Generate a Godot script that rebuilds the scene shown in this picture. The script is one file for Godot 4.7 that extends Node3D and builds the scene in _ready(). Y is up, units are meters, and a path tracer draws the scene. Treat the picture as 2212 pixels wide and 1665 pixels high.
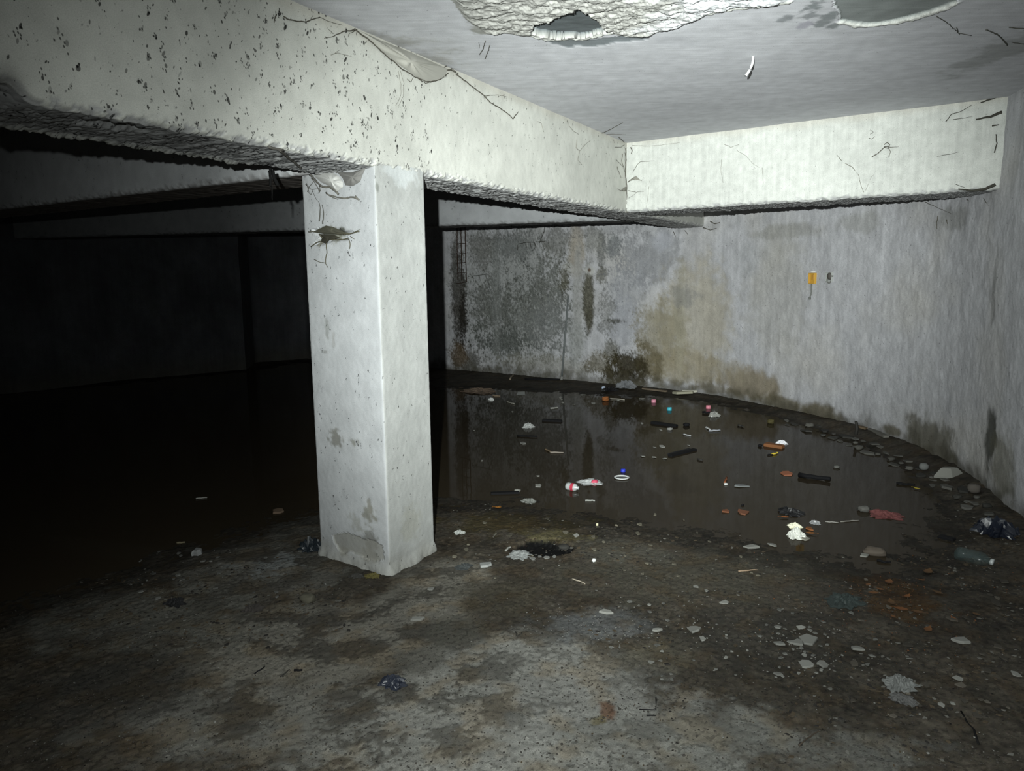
extends Node3D
# An abandoned, flooded basement lit by one hand torch held just above and left of the lens.

const FOCAL := 1641.476          # pixels, in a 2212 x 1665 frame
const BEAM_Y := 2.1157           # underside of the beams
const CEIL_Y := 2.7281           # underside of the slab
const WATER_Y := -0.015
const EYE := Vector3(0, 1.6, 0)
var ax: Vector3
var bx: Vector3
var fx: Vector3
var M := {}
var noise := {}
var taken := {}
var wall_pts := PackedVector2Array()    # plan of the round wall, resampled
var wall_len := PackedFloat32Array()
var P0 := Vector3(-0.6548, 0, -3.8557)  # column corner nearest the camera
var U := Vector3(0.467, 0, -0.8843)     # main beam runs this way
var UN := Vector3(0.8843, 0, 0.467)     # its front faces this way
var C0: Vector3                         # inner corner of the two beams
var V := Vector3(0.803, 0, 0.596)       # cross beam runs this way
var VN := Vector3(-0.596, 0, 0.803)
var sdf := PackedFloat32Array()
var wdf := PackedFloat32Array()
const GX0 := -9.0
const GZ0 := -16.0
const GS := 0.1
const GW := 136
const GH := 200

func _ready() -> void:
	# ------------------------------------------------ camera, sky, light
	var pitch := 0.1496578
	var roll := -0.01206895
	var r0 := Vector3(1, 0, 0)
	fx = Vector3(0, -sin(pitch), -cos(pitch))
	var u0 := r0.cross(fx)
	ax = cos(roll) * r0 + sin(roll) * u0
	bx = -sin(roll) * r0 + cos(roll) * u0
	var cam := Camera3D.new()
	cam.name = "camera"
	cam.transform = Transform3D(Basis(ax, bx, -fx), EYE)
	cam.fov = 53.7851
	cam.near = 0.05
	cam.far = 60.0
	cam.current = true
	add_child(cam)
	var we := WorldEnvironment.new()
	we.name = "environment"
	var env := Environment.new()
	env.background_mode = Environment.BG_COLOR
	env.background_color = Color.BLACK
	env.tonemap_mode = Environment.TONE_MAPPER_LINEAR
	env.tonemap_exposure = 1.0
	env.sdfgi_enabled = true
	env.ssao_enabled = true
	env.ssil_enabled = true
	we.environment = env
	add_child(we)
	# the torch: a hot core, a broad beam and a weak spill from the same reflector
	var torch := Vector3(-0.15, 1.74, 0.02)
	torch_light("torch_core", torch, ray(1500, 520), 21.0, 38.0)
	torch_light("torch_beam", torch, ray(1400, 640), 31.0, 46.0)
	torch_light("torch_spill", torch, ray(1600, 1200), 62.5, 12.0)

	C0 = P0 + U * 3.678
	make_noises()
	make_wall_plan()
	make_materials()
	make_puddle_field()
	build_structure()
	build_webs()
	build_fittings()
	build_debris()


func torch_light(called: String, at: Vector3, towards: Vector3, angle: float, energy: float) -> void:
	var l := SpotLight3D.new()
	l.name = called
	l.light_color = Color(0.975, 1.0, 0.985)
	l.light_energy = energy
	l.light_size = 0.012
	l.spot_range = 40.0
	l.spot_attenuation = 2.0
	l.spot_angle = angle
	l.spot_angle_attenuation = 1.0
	l.shadow_enabled = true
	add_child(l)
	l.look_at_from_position(at, at + towards, Vector3.UP)


# ---------------------------------------------------------------- geometry of the place
func ray(x: float, y: float) -> Vector3:
	return fx + (x - 1106.0) / FOCAL * ax - (y - 832.5) / FOCAL * bx

func lev(x: float, y: float, Y := 0.0) -> Vector3:      # the point of a level plane
	var d := ray(x, y)
	return EYE + d * ((Y - EYE.y) / d.y)

func on_plane(x: float, y: float, p: Vector3, n: Vector3) -> Vector3:
	var d := ray(x, y)
	return EYE + d * ((p - EYE).dot(n) / d.dot(n))

func on_main(x: float, y: float, off := 0.0) -> Vector3:
	return on_plane(x, y, P0 + UN * off, UN)

func on_cross(x: float, y: float, off := 0.0) -> Vector3:
	return on_plane(x, y, C0 + VN * off, VN)

func on_wall(x: float, y: float) -> Array:               # [point, length along the wall, normal]
	var d := ray(x, y)
	var best := [Vector3.ZERO, 0.0, Vector3.BACK]
	var bd := 1e9
	for i in range(0, wall_pts.size() - 1):
		var a := wall_pts[i]
		var e := wall_pts[i + 1] - a
		var det := -d.x * e.y + e.x * d.z
		if absf(det) < 1e-9:
			continue
		var t := (-a.x * e.y + e.x * a.y) / det
		var k := (d.x * a.y - d.z * a.x) / det
		if t > 0.5 and k >= -0.001 and k <= 1.001 and t < bd:
			bd = t
			var n := Vector3(e.y, 0, -e.x).normalized()
			var p := EYE + d * t
			if n.dot(EYE - p) < 0:
				n = -n
			best = [p, wall_len[i] + k * e.length(), n]
	return best

func wall_at(s: float) -> Array:
	var i := clampi(wall_len.bsearch(s) - 1, 0, wall_pts.size() - 2)
	var e := wall_pts[i + 1] - wall_pts[i]
	var k := (s - wall_len[i]) / e.length()
	var p := wall_pts[i] + e * k
	return [p, Vector2(-e.y, e.x).normalized()]


func make_wall_plan() -> void:
	var px := [[974, 800.6], [1071, 806], [1216, 822.5], [1324, 831], [1445, 843], [1525, 851], [1660, 876], [1752, 901], [1846, 926], [1932, 955], [2019, 991], [2087, 1032], [2126, 1063], [2167, 1110]]
	var pts := PackedVector2Array([Vector2(-2.6, -13.55), Vector2(-1.75, -12.85)])
	for q in px:
		var p := lev(q[0], q[1])
		pts.append(Vector2(p.x, p.z))
	for q in [[3.10, -4.30], [2.95, -3.55], [2.85, -2.5], [2.8, -1.0], [2.8, 1.5], [2.8, 4.0]]:
		pts.append(Vector2(q[0], q[1]))
	# smooth the readings, then a Catmull-Rom curve
	for pass_ in 1:
		var s := pts.duplicate()
		for i in range(1, pts.size() - 1):
			s[i] = pts[i] * 0.6 + (pts[i - 1] + pts[i + 1]) * 0.2
		pts = s
	var cur := Curve2D.new()
	for i in pts.size():
		var t: Vector2 = (pts[mini(i + 1, pts.size() - 1)] - pts[maxi(i - 1, 0)]) / 6.0
		cur.add_point(pts[i], -t, t)
	cur.bake_interval = 0.15
	wall_pts = cur.get_baked_points()
	var l := 0.0
	for i in wall_pts.size():
		if i:
			l += wall_pts[i].distance_to(wall_pts[i - 1])
		wall_len.append(l)


# ---------------------------------------------------------------- noise, textures, materials
func fn(kind: int, freq: float, oct: int, sd: int) -> FastNoiseLite:
	var n := FastNoiseLite.new()
	n.noise_type = kind as FastNoiseLite.NoiseType
	n.frequency = freq
	n.seed = sd
	n.fractal_type = FastNoiseLite.FRACTAL_FBM if oct > 1 else FastNoiseLite.FRACTAL_NONE
	n.fractal_octaves = oct
	return n

func make_noises() -> void:
	noise.big = fn(FastNoiseLite.TYPE_SIMPLEX_SMOOTH, 0.9, 3, 3)
	noise.mid = fn(FastNoiseLite.TYPE_SIMPLEX_SMOOTH, 4.0, 4, 5)
	noise.fine = fn(FastNoiseLite.TYPE_SIMPLEX_SMOOTH, 22.0, 3, 7)
	noise.grit = fn(FastNoiseLite.TYPE_SIMPLEX_SMOOTH, 70.0, 2, 9)
	noise.ridge = fn(FastNoiseLite.TYPE_SIMPLEX_SMOOTH, 9.0, 4, 11)
	noise.ridge.fractal_type = FastNoiseLite.FRACTAL_RIDGED
	noise.cell = fn(FastNoiseLite.TYPE_CELLULAR, 11.0, 1, 13)

func bytes_of(n: FastNoiseLite, w: int, h: int, seamless := true) -> PackedByteArray:
	var im := n.get_seamless_image(w, h) if seamless else n.get_image(w, h)
	im.convert(Image.FORMAT_L8)
	return im.get_data()

func gray_texture(data: PackedByteArray, w: int, h: int) -> ImageTexture:
	var im := Image.create_from_data(w, h, false, Image.FORMAT_L8, data)
	return ImageTexture.create_from_image(im)

func bump_texture(data: PackedByteArray, w: int, h: int, strength: float) -> ImageTexture:
	var im := Image.create_from_data(w, h, false, Image.FORMAT_L8, data)
	im.convert(Image.FORMAT_RGBA8)
	im.bump_map_to_normal_map(strength)
	return ImageTexture.create_from_image(im)

func pit(d: PackedByteArray, w: int, h: int, x: float, y: float, rx: float, ry: float, lean: float, dark: float) -> void:
	for j in range(int(y - ry) - 1, int(y + ry) + 2):
		for i in range(int(x - rx - absf(lean) * ry) - 1, int(x + rx + absf(lean) * ry) + 2):
			var dx := (i - x - (j - y) * lean) / rx
			var dy := (j - y) / ry
			var k := 1.0 - (dx * dx + dy * dy)
			if k > 0.0:
				var at := posmod(j, h) * w + posmod(i, w)
				d[at] = int(d[at] * lerpf(1.0, dark, minf(1.0, k * 2.5)))

func plaster_tile(w: int, h: int, pits: int, big: float, sd: int) -> PackedByteArray:
	var a := bytes_of(fn(FastNoiseLite.TYPE_SIMPLEX_SMOOTH, 0.006, 4, sd), w, h)
	var b := bytes_of(fn(FastNoiseLite.TYPE_SIMPLEX_SMOOTH, 0.16, 2, sd + 1), w, h)
	for i in a.size():
		a[i] = clampi(int(222.0 + (a[i] - 128) * 0.07 + (b[i] - 128) * 0.10), 0, 255)
	var rng := RandomNumberGenerator.new()
	rng.seed = sd
	for k in pits:
		var s := pow(rng.randf(), 4.0) * big + 0.9
		var x := rng.randf() * w
		var y := rng.randf() * h
		pit(a, w, h, x, y, s * rng.randf_range(0.5, 1.1), s * rng.randf_range(0.7, 1.9), rng.randf_range(-0.7, 0.35), rng.randf_range(0.38, 0.85))
		if s > big * 0.75:
			for m in 4:
				pit(a, w, h, x + rng.randfn() * s, y + rng.randfn() * s * 2.0, s * 0.4, s * 0.6, 0.2, 0.5)
	return a

func std(called: String, rough: float, spec := 0.3) -> StandardMaterial3D:
	var m := StandardMaterial3D.new()
	m.resource_name = called
	m.roughness = rough
	m.metallic_specular = spec
	M[called] = m
	return m

func tiled(called: String, data: PackedByteArray, w: int, h: int, bump: float, rough: float, spec := 0.25) -> StandardMaterial3D:
	var m := std(called, rough, spec)
	m.vertex_color_use_as_albedo = true
	m.albedo_texture = gray_texture(data, w, h)
	m.normal_enabled = true
	m.normal_texture = bump_texture(data, w, h, bump)
	return m

func make_materials() -> void:
	tiled("plaster_pitted", plaster_tile(2048, 1024, 2300, 8.0, 21), 2048, 1024, 1.2, 0.9)
	tiled("plaster", plaster_tile(1024, 1024, 520, 3.6, 31), 1024, 1024, 1.2, 0.9)
	# wall: runs and streaks of old whitewash
	var w := 1024
	var h := 1024
	var sn := fn(FastNoiseLite.TYPE_SIMPLEX_SMOOTH, 0.03, 3, 41).get_seamless_image(w, 48)
	sn.resize(w, h, Image.INTERPOLATE_CUBIC)
	sn.convert(Image.FORMAT_L8)
	var a := sn.get_data()
	var b := bytes_of(fn(FastNoiseLite.TYPE_SIMPLEX_SMOOTH, 0.012, 4, 42), w, h)
	var c := bytes_of(fn(FastNoiseLite.TYPE_SIMPLEX_SMOOTH, 0.12, 2, 43), w, h)
	for i in a.size():
		a[i] = clampi(int(222.0 + (a[i] - 128) * 0.07 + (b[i] - 128) * 0.09 + (c[i] - 128) * 0.11), 0, 255)
	var rng := RandomNumberGenerator.new()
	rng.seed = 44
	for k in 260:
		pit(a, w, h, rng.randf() * w, rng.randf() * h, rng.randf_range(0.8, 1.8), rng.randf_range(1.0, 4.0), 0.0, rng.randf_range(0.5, 0.8))
	tiled("wall", a, w, h, 1.0, 0.85, 0.3)
	# ceiling: brush marks and fly specks
	sn = fn(FastNoiseLite.TYPE_SIMPLEX_SMOOTH, 0.05, 3, 51).get_seamless_image(64, h)
	sn.resize(w, h, Image.INTERPOLATE_CUBIC)
	sn.convert(Image.FORMAT_L8)
	a = sn.get_data()
	b = bytes_of(fn(FastNoiseLite.TYPE_SIMPLEX_SMOOTH, 0.01, 4, 52), w, h)
	c = bytes_of(fn(FastNoiseLite.TYPE_SIMPLEX_SMOOTH, 0.2, 2, 53), w, h)
	for i in a.size():
		a[i] = clampi(int(222.0 + (a[i] - 128) * 0.08 + (b[i] - 128) * 0.08 + (c[i] - 128) * 0.12), 0, 255)
	for k in 90:
		pit(a, w, h, rng.randf() * w, rng.randf() * h, rng.randf_range(0.9, 2.6), rng.randf_range(0.9, 2.6), 0.0, rng.randf_range(0.3, 0.6))
	tiled("ceiling", a, w, h, 0.5, 0.9)
	# floor: scabby dirt over concrete
	a = bytes_of(fn(FastNoiseLite.TYPE_SIMPLEX_SMOOTH, 0.014, 6, 61), w, h)
	b = bytes_of(fn(FastNoiseLite.TYPE_SIMPLEX_SMOOTH, 0.25, 2, 62), w, h)
	c = bytes_of(fn(FastNoiseLite.TYPE_SIMPLEX_SMOOTH, 0.055, 5, 63), w, h)
	for i in a.size():
		var k := (b[i] - 128) * 0.22 + (a[i] - 128) * 0.12
		var fleck := c[i] - 158 + (a[i] - 128) / 3
		if fleck > 0:
			k -= minf(fleck * 2.2, 40.0)
		a[i] = clampi(int(214.0 + k), 40, 255)
	for k in 700:
		pit(a, w, h, rng.randf() * w, rng.randf() * h, rng.randf_range(0.8, 2.6), rng.randf_range(0.8, 2.6), 0.0, rng.randf_range(0.35, 0.7))
	tiled("floor", a, w, h, 1.2, 0.75, 0.3)
	var wm := std("muddy_water", 0.025, 0.12)
	wm.albedo_color = Color(0.033, 0.026, 0.017).linear_to_srgb()
	var wn := fn(FastNoiseLite.TYPE_SIMPLEX_SMOOTH, 0.01, 2, 71)
	wm.normal_enabled = true
	wm.normal_texture = bump_texture(bytes_of(wn, 512, 512), 512, 512, 0.25)
	wm.uv1_triplanar = true
	wm.uv1_world_triplanar = true
	wm.uv1_scale = Vector3(0.6, 0.6, 0.6)
	wm.normal_scale = 0.25

func mat(c: Color, rough := 0.8, spec := 0.3) -> StandardMaterial3D:   # plain colour, linear values
	var key := "%s %.2f %.2f" % [c.to_html(), rough, spec]
	if not M.has(key):
		var m := StandardMaterial3D.new()
		m.albedo_color = c.linear_to_srgb()
		m.roughness = rough
		m.metallic_specular = spec
		M[key] = m
	return M[key]

func clear_plastic() -> StandardMaterial3D:
	if not M.has("clear"):
		var m := StandardMaterial3D.new()
		m.resource_name = "clear_plastic"
		m.albedo_color = Color(0.30, 0.37, 0.37, 0.26)
		m.transparency = BaseMaterial3D.TRANSPARENCY_ALPHA
		m.roughness = 0.27
		m.metallic_specular = 0.6
		M["clear"] = m
	return M["clear"]


# ---------------------------------------------------------------- nodes
func numbered(called: String) -> String:
	if not taken.has(called):
		taken[called] = 0
		return called
	taken[called] += 1
	return "%s_%03d" % [called, taken[called]]

func obj(called: String, mesh: Mesh, m: Material, parent: Node3D = self) -> MeshInstance3D:
	var o := MeshInstance3D.new()
	o.name = numbered(called) if parent == self else called
	o.mesh = mesh
	if m:
		o.material_override = m
	parent.add_child(o, true)
	return o

func tag(o: Node3D, label: String, category := "", group := "", kind := "") -> void:
	o.set_meta("label", label)
	if category:
		o.set_meta("category", category)
	if group:
		o.set_meta("group", group)
	if kind:
		o.set_meta("kind", kind)

func thing(called: String, label: String, category: String, at := Vector3.ZERO, group := "") -> Node3D:
	var o := Node3D.new()
	o.name = numbered(called)
	o.position = at
	add_child(o)
	tag(o, label, category, group)
	return o


# ---------------------------------------------------------------- mesh builders
func sheet(P: PackedVector3Array, C: PackedColorArray, T: PackedVector2Array, nu: int, nv: int, flip := false) -> ArrayMesh:
	var ix := PackedInt32Array()
	ix.resize((nu - 1) * (nv - 1) * 6)
	var k := 0
	for j in nv - 1:
		var r := j * nu
		for i in nu - 1:
			var a := r + i
			var b := a + 1
			var c := a + nu
			var d := c + 1
			if flip:
				ix[k] = a; ix[k + 1] = c; ix[k + 2] = b; ix[k + 3] = b; ix[k + 4] = c; ix[k + 5] = d
			else:
				ix[k] = a; ix[k + 1] = b; ix[k + 2] = c; ix[k + 3] = b; ix[k + 4] = d; ix[k + 5] = c
			k += 6
	# smooth normals
	var N := PackedVector3Array()
	N.resize(nu * nv)
	for j in nv:
		var j0 := maxi(j - 1, 0) * nu
		var j1 := mini(j + 1, nv - 1) * nu
		var r := j * nu
		for i in nu:
			var du := P[r + mini(i + 1, nu - 1)] - P[r + maxi(i - 1, 0)]
			var dv := P[j1 + i] - P[j0 + i]
			N[r + i] = (du.cross(dv) if flip else dv.cross(du)).normalized()
	var arr := []
	arr.resize(Mesh.ARRAY_MAX)
	arr[Mesh.ARRAY_VERTEX] = P
	arr[Mesh.ARRAY_NORMAL] = N
	if C.size():
		arr[Mesh.ARRAY_COLOR] = C
	if T.size():
		arr[Mesh.ARRAY_TEX_UV] = T
		var tg := PackedFloat32Array()
		tg.resize(nu * nv * 4)
		for j in nv:
			var r := j * nu
			for i in nu:
				var du := (P[r + mini(i + 1, nu - 1)] - P[r + maxi(i - 1, 0)]).normalized()
				tg[(r + i) * 4] = du.x
				tg[(r + i) * 4 + 1] = du.y
				tg[(r + i) * 4 + 2] = du.z
				tg[(r + i) * 4 + 3] = 1.0
		arr[Mesh.ARRAY_TANGENT] = tg
	arr[Mesh.ARRAY_INDEX] = ix
	var m := ArrayMesh.new()
	m.add_surface_from_arrays(Mesh.PRIMITIVE_TRIANGLES, arr)
	return m

func st_new(smooth := true) -> SurfaceTool:
	var st := SurfaceTool.new()
	st.begin(Mesh.PRIMITIVE_TRIANGLES)
	st.set_smooth_group(0 if smooth else -1)
	return st

func done(st: SurfaceTool) -> ArrayMesh:
	st.generate_normals()
	return st.commit()

func quad(st: SurfaceTool, a: Vector3, b: Vector3, c: Vector3, d: Vector3) -> void:
	for p in [a, b, c, a, c, d]:
		st.add_vertex(p)

func tube(st: SurfaceTool, pts: Array, r0: float, r1: float, sides := 6) -> void:
	var n := pts.size()
	var rings := []
	for i in n:
		var t: Vector3 = (pts[mini(i + 1, n - 1)] - pts[maxi(i - 1, 0)]).normalized()
		var s := t.cross(Vector3.UP if absf(t.y) < 0.9 else Vector3.RIGHT).normalized()
		var q := t.cross(s)
		var r := lerpf(r0, r1, float(i) / maxf(1.0, n - 1))
		var ring := []
		for k in sides:
			var an := TAU * k / sides
			ring.append(pts[i] + (s * cos(an) + q * sin(an)) * r)
		rings.append(ring)
	for i in n - 1:
		for k in sides:
			var k2 := (k + 1) % sides
			quad(st, rings[i][k], rings[i + 1][k], rings[i + 1][k2], rings[i][k2])
	for e in [[0, false], [n - 1, true]]:
		var ring: Array = rings[e[0]]
		for k in sides:
			var k2 := (k + 1) % sides
			st.add_vertex(pts[e[0]])
			st.add_vertex(ring[k2] if e[1] else ring[k])
			st.add_vertex(ring[k] if e[1] else ring[k2])

func lathe(st: SurfaceTool, prof: Array, xf: Transform3D, seg := 20, squash := Vector3.ONE) -> void:
	for i in prof.size() - 1:
		for k in seg:
			var a0 := TAU * k / seg
			var a1 := TAU * (k + 1) / seg
			var q := []
			for e in [[prof[i], a0], [prof[i + 1], a0], [prof[i + 1], a1], [prof[i], a1]]:
				q.append(xf * (Vector3(cos(e[1]) * e[0].x, e[0].y, sin(e[1]) * e[0].x) * squash))
			quad(st, q[0], q[1], q[2], q[3])

func prism(st: SurfaceTool, outline: Array, y0: float, y1: float, bevel: float, xf := Transform3D()) -> void:
	# an upright slab with a bevelled top; outline: Vector2 of x, z
	var n := outline.size()
	var c := Vector2.ZERO
	for p in outline:
		c += p / n
	var A := []
	var B := []
	var D := []
	for p in outline:
		var inn: Vector2 = p + (c - p).normalized() * minf(bevel, (c - p).length() * 0.5)
		A.append(xf * Vector3(p.x, y0, p.y))
		B.append(xf * Vector3(p.x, y1 - bevel, p.y))
		D.append(xf * Vector3(inn.x, y1, inn.y))
	var top := xf * Vector3(c.x, y1, c.y)
	var bot := xf * Vector3(c.x, y0, c.y)
	for i in n:
		var k := (i + 1) % n
		quad(st, A[i], B[i], B[k], A[k])
		quad(st, B[i], D[i], D[k], B[k])
		for p in [D[i], top, D[k], A[k], bot, A[i]]:
			st.add_vertex(p)

func box(st: SurfaceTool, size: Vector3, bevel: float, xf := Transform3D()) -> void:
	var h := size / 2
	var out := [Vector2(-h.x + bevel, -h.z), Vector2(h.x - bevel, -h.z), Vector2(h.x, -h.z + bevel), Vector2(h.x, h.z - bevel), Vector2(h.x - bevel, h.z), Vector2(-h.x + bevel, h.z), Vector2(-h.x, h.z - bevel), Vector2(-h.x, -h.z + bevel)]
	prism(st, out, -h.y, h.y, bevel, xf)

func lump(sd: int, size: Vector3, rough: float, sharp := false, rings := 9, segs := 14) -> ArrayMesh:
	# a stone, or with more roughness a crumpled bag; stands on y = 0
	var st := st_new(not sharp)
	var n := fn(FastNoiseLite.TYPE_SIMPLEX_SMOOTH, 1.1, 3, sd)
	if sharp:
		n.fractal_type = FastNoiseLite.FRACTAL_RIDGED
	var g := []
	for j in rings + 1:
		var row := []
		var th := PI * j / rings
		for i in segs:
			var ph := TAU * i / segs
			var d := Vector3(sin(th) * cos(ph), cos(th), sin(th) * sin(ph))
			var r := 1.0 + rough * n.get_noise_3dv(d * 1.3)
			# facet it
			var q := d * r
			q = Vector3(signf(q.x) * pow(absf(q.x), 0.8), signf(q.y) * pow(absf(q.y), 0.7), signf(q.z) * pow(absf(q.z), 0.8))
			row.append(Vector3(q.x * size.x * 0.5, (q.y * 0.5 + 0.42) * size.y, q.z * size.z * 0.5))
		g.append(row)
	for j in rings:
		for i in segs:
			var k := (i + 1) % segs
			quad(st, g[j][i], g[j][k], g[j + 1][k], g[j + 1][i])
	return done(st)

func rag(sd: int, w: float, d: float, hgt: float, n := 18) -> ArrayMesh:
	# a crumpled sheet lying on the ground, with two skins
	var nz := fn(FastNoiseLite.TYPE_SIMPLEX_SMOOTH, 2.2, 3, sd)
	nz.fractal_octaves = 2
	nz.fractal_type = FastNoiseLite.FRACTAL_RIDGED
	var en := fn(FastNoiseLite.TYPE_SIMPLEX_SMOOTH, 1.6, 2, sd + 50)
	var top := []
	for j in n + 1:
		var row := []
		for i in n + 1:
			var a := float(i) / n * 2 - 1
			var b := float(j) / n * 2 - 1
			# square to ragged disc
			var q := Vector2(a * sqrt(1 - b * b * 0.5), b * sqrt(1 - a * a * 0.5))
			var rr := q.length()
			q *= 1.0 + 0.45 * en.get_noise_2d(q.x * 1.2, q.y * 1.2)
			var y := hgt * 0.75 * (1.0 - pow(minf(rr, 1.0), 3.0)) * (0.42 + 0.75 * nz.get_noise_2d(q.x * 0.8, q.y * 0.8)) + hgt * 0.05
			row.append(Vector3(q.x * w * 0.5, maxf(y, 0.002), q.y * d * 0.5))
		top.append(row)
	var st := st_new(false)
	var t := Vector3(0, -0.0015, 0)
	for j in n:
		for i in n:
			quad(st, top[j][i], top[j][i + 1], top[j + 1][i + 1], top[j + 1][i])
			quad(st, top[j][i] + t, top[j + 1][i] + t, top[j + 1][i + 1] + t, top[j][i + 1] + t)
	return done(st)

func chip_outline(sd: int, w: float, d: float, n := 7) -> Array:
	var rng := RandomNumberGenerator.new()
	rng.seed = sd * 7 + 1
	var out := []
	for i in n:
		var an := TAU * (i + rng.randf_range(-0.42, 0.42)) / n
		var r := rng.randf_range(0.55, 1.15)
		out.append(Vector2(cos(an) * w * 0.5 * r, sin(an) * d * 0.5 * r))
	return out


# ---------------------------------------------------------------- the puddle: distance fields on a coarse grid
func make_puddle_field() -> void:
	var near := [[-700, 1560], [0, 1302], [150, 1266], [350, 1203], [450, 1167], [560, 1130], [690, 1106], [800, 1090], [945, 1078], [1100, 1082], [1250, 1112], [1400, 1132], [1560, 1146], [1640, 1172], [1720, 1188], [1790, 1200], [1850, 1228], [1935, 1222], [1985, 1180], [2030, 1120], [2050, 1060], [2010, 1020], [1950, 985], [1880, 955], [1800, 925], [1700, 899], [1600, 878], [1450, 855], [1330, 850], [1200, 845], [1060, 838], [960, 836]]
	var poly := PackedVector2Array()
	for q in near:
		var p := lev(q[0], q[1])
		poly.append(Vector2(p.x, p.z))
	for q in [[-2.2, -12.9], [-3.9, -13.8], [-4.6, -12.4], [-6.2, -11.1], [-8.4, -9.6], [-8.4, -2.0]]:
		poly.append(Vector2(q[0], q[1]))
	sdf.resize(GW * GH)
	wdf.resize(GW * GH)
	var np := poly.size()
	for j in GH:
		for i in GW:
			var p := Vector2(GX0 + i * GS, GZ0 + j * GS)
			var best := 1e9
			for k in np:
				var a := poly[k]
				var e := poly[(k + 1) % np] - a
				var t := clampf((p - a).dot(e) / e.length_squared(), 0, 1)
				best = minf(best, p.distance_squared_to(a + e * t))
			best = sqrt(best)
			if Geometry2D.is_point_in_polygon(p, poly):
				best = -best
			sdf[j * GW + i] = best
			var wd := 1e9
			for k in range(0, wall_pts.size(), 2):
				wd = minf(wd, p.distance_squared_to(wall_pts[k]))
			wdf[j * GW + i] = sqrt(wd)

func field(f: PackedFloat32Array, x: float, z: float) -> float:
	var u := clampf((x - GX0) / GS, 0, GW - 1.001)
	var v := clampf((z - GZ0) / GS, 0, GH - 1.001)
	var i := int(u)
	var j := int(v)
	u -= i
	v -= j
	var k := j * GW + i
	return lerpf(lerpf(f[k], f[k + 1], u), lerpf(f[k + GW], f[k + GW + 1], u), v)

func ground(x: float, z: float) -> float:
	var sd: float = field(sdf, x, z) + noise.mid.get_noise_2d(x, z) * 0.16
	var y := WATER_Y
	if sd > 0:
		y += 0.016 * smoothstep(0.0, 0.5, sd)
	else:
		y -= 0.035 * smoothstep(0.0, 0.5, -sd)
	var wd := field(wdf, x, z)
	if wd < 0.6 and z < 0:
		y += 0.05 * (1.0 - smoothstep(0.0, 0.42, wd)) * smoothstep(-9.0, -7.0, z) + 0.018 * (1.0 - smoothstep(0.0, 0.3, wd))
	y += noise.mid.get_noise_2d(x + 9, z) * 0.006 + noise.fine.get_noise_2d(x, z) * 0.0035
	return y

func top(x: float, z: float) -> float:
	return maxf(ground(x, z), WATER_Y)


# ---------------------------------------------------------------- the shell: beams, column, walls, slab, floor
func blot(list: Array, kind: String) -> Array:
	# photo readings [x, y, rx, ry, colour, strength, raggedness] -> [centre, 1/rx, 1/ry, ...] on the surface they lie on
	var out := []
	for q in list:
		var c: Vector2
		var e: Vector2
		if kind == "wall":
			var a := on_wall(q[0] - q[2], q[1])
			var b := on_wall(q[0] + q[2], q[1])
			var m := on_wall(q[0], q[1])
			c = Vector2((a[1] + b[1]) / 2, m[0].y)
			e = Vector2(absf(b[1] - a[1]) / 2, absf(on_wall(q[0], q[1] - q[3])[0].y - on_wall(q[0], q[1] + q[3])[0].y) / 2)
		elif kind == "floor" or kind == "ceiling":
			var Y := 0.0 if kind == "floor" else CEIL_Y
			var m := lev(q[0], q[1], Y)
			c = Vector2(m.x, m.z)
			e = Vector2(lev(q[0] - q[2], q[1], Y).distance_to(lev(q[0] + q[2], q[1], Y)) / 2, lev(q[0], q[1] - q[3], Y).distance_to(lev(q[0], q[1] + q[3], Y)) / 2)
		else:
			var m := col_param(q[0], q[1])
			c = m
			e = Vector2(q[2], q[3]) * 0.00255
		out.append([c, e, q[4], q[5], q[6], maxf(e.x, e.y) * 1.7])
	return out

func blend(col: Color, list: Array, p: Vector2, n: float) -> Color:
	for q in list:
		var d: Vector2 = p - q[0]
		if absf(d.x) > q[1].x * 1.8 or absf(d.y) > q[1].y * 1.8:
			continue
		var r: float = Vector2(d.x / q[1].x, d.y / q[1].y).length() + n * q[4]
		if r < 1.15:
			col = col.lerp(q[2], q[3] * (1.0 - smoothstep(0.55, 1.15, r)))
	return col

func spaced(stops: Array) -> PackedFloat32Array:       # [from, step, to, step, to ...]
	var out := PackedFloat32Array()
	var x: float = stops[0]
	var i := 1
	while i < stops.size():
		var n := maxi(1, int(ceil((stops[i + 1] - x) / stops[i])))
		for k in n:
			out.append(x + (stops[i + 1] - x) * k / n)
		x = stops[i + 1]
		i += 2
	out.append(x)
	return out

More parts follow.
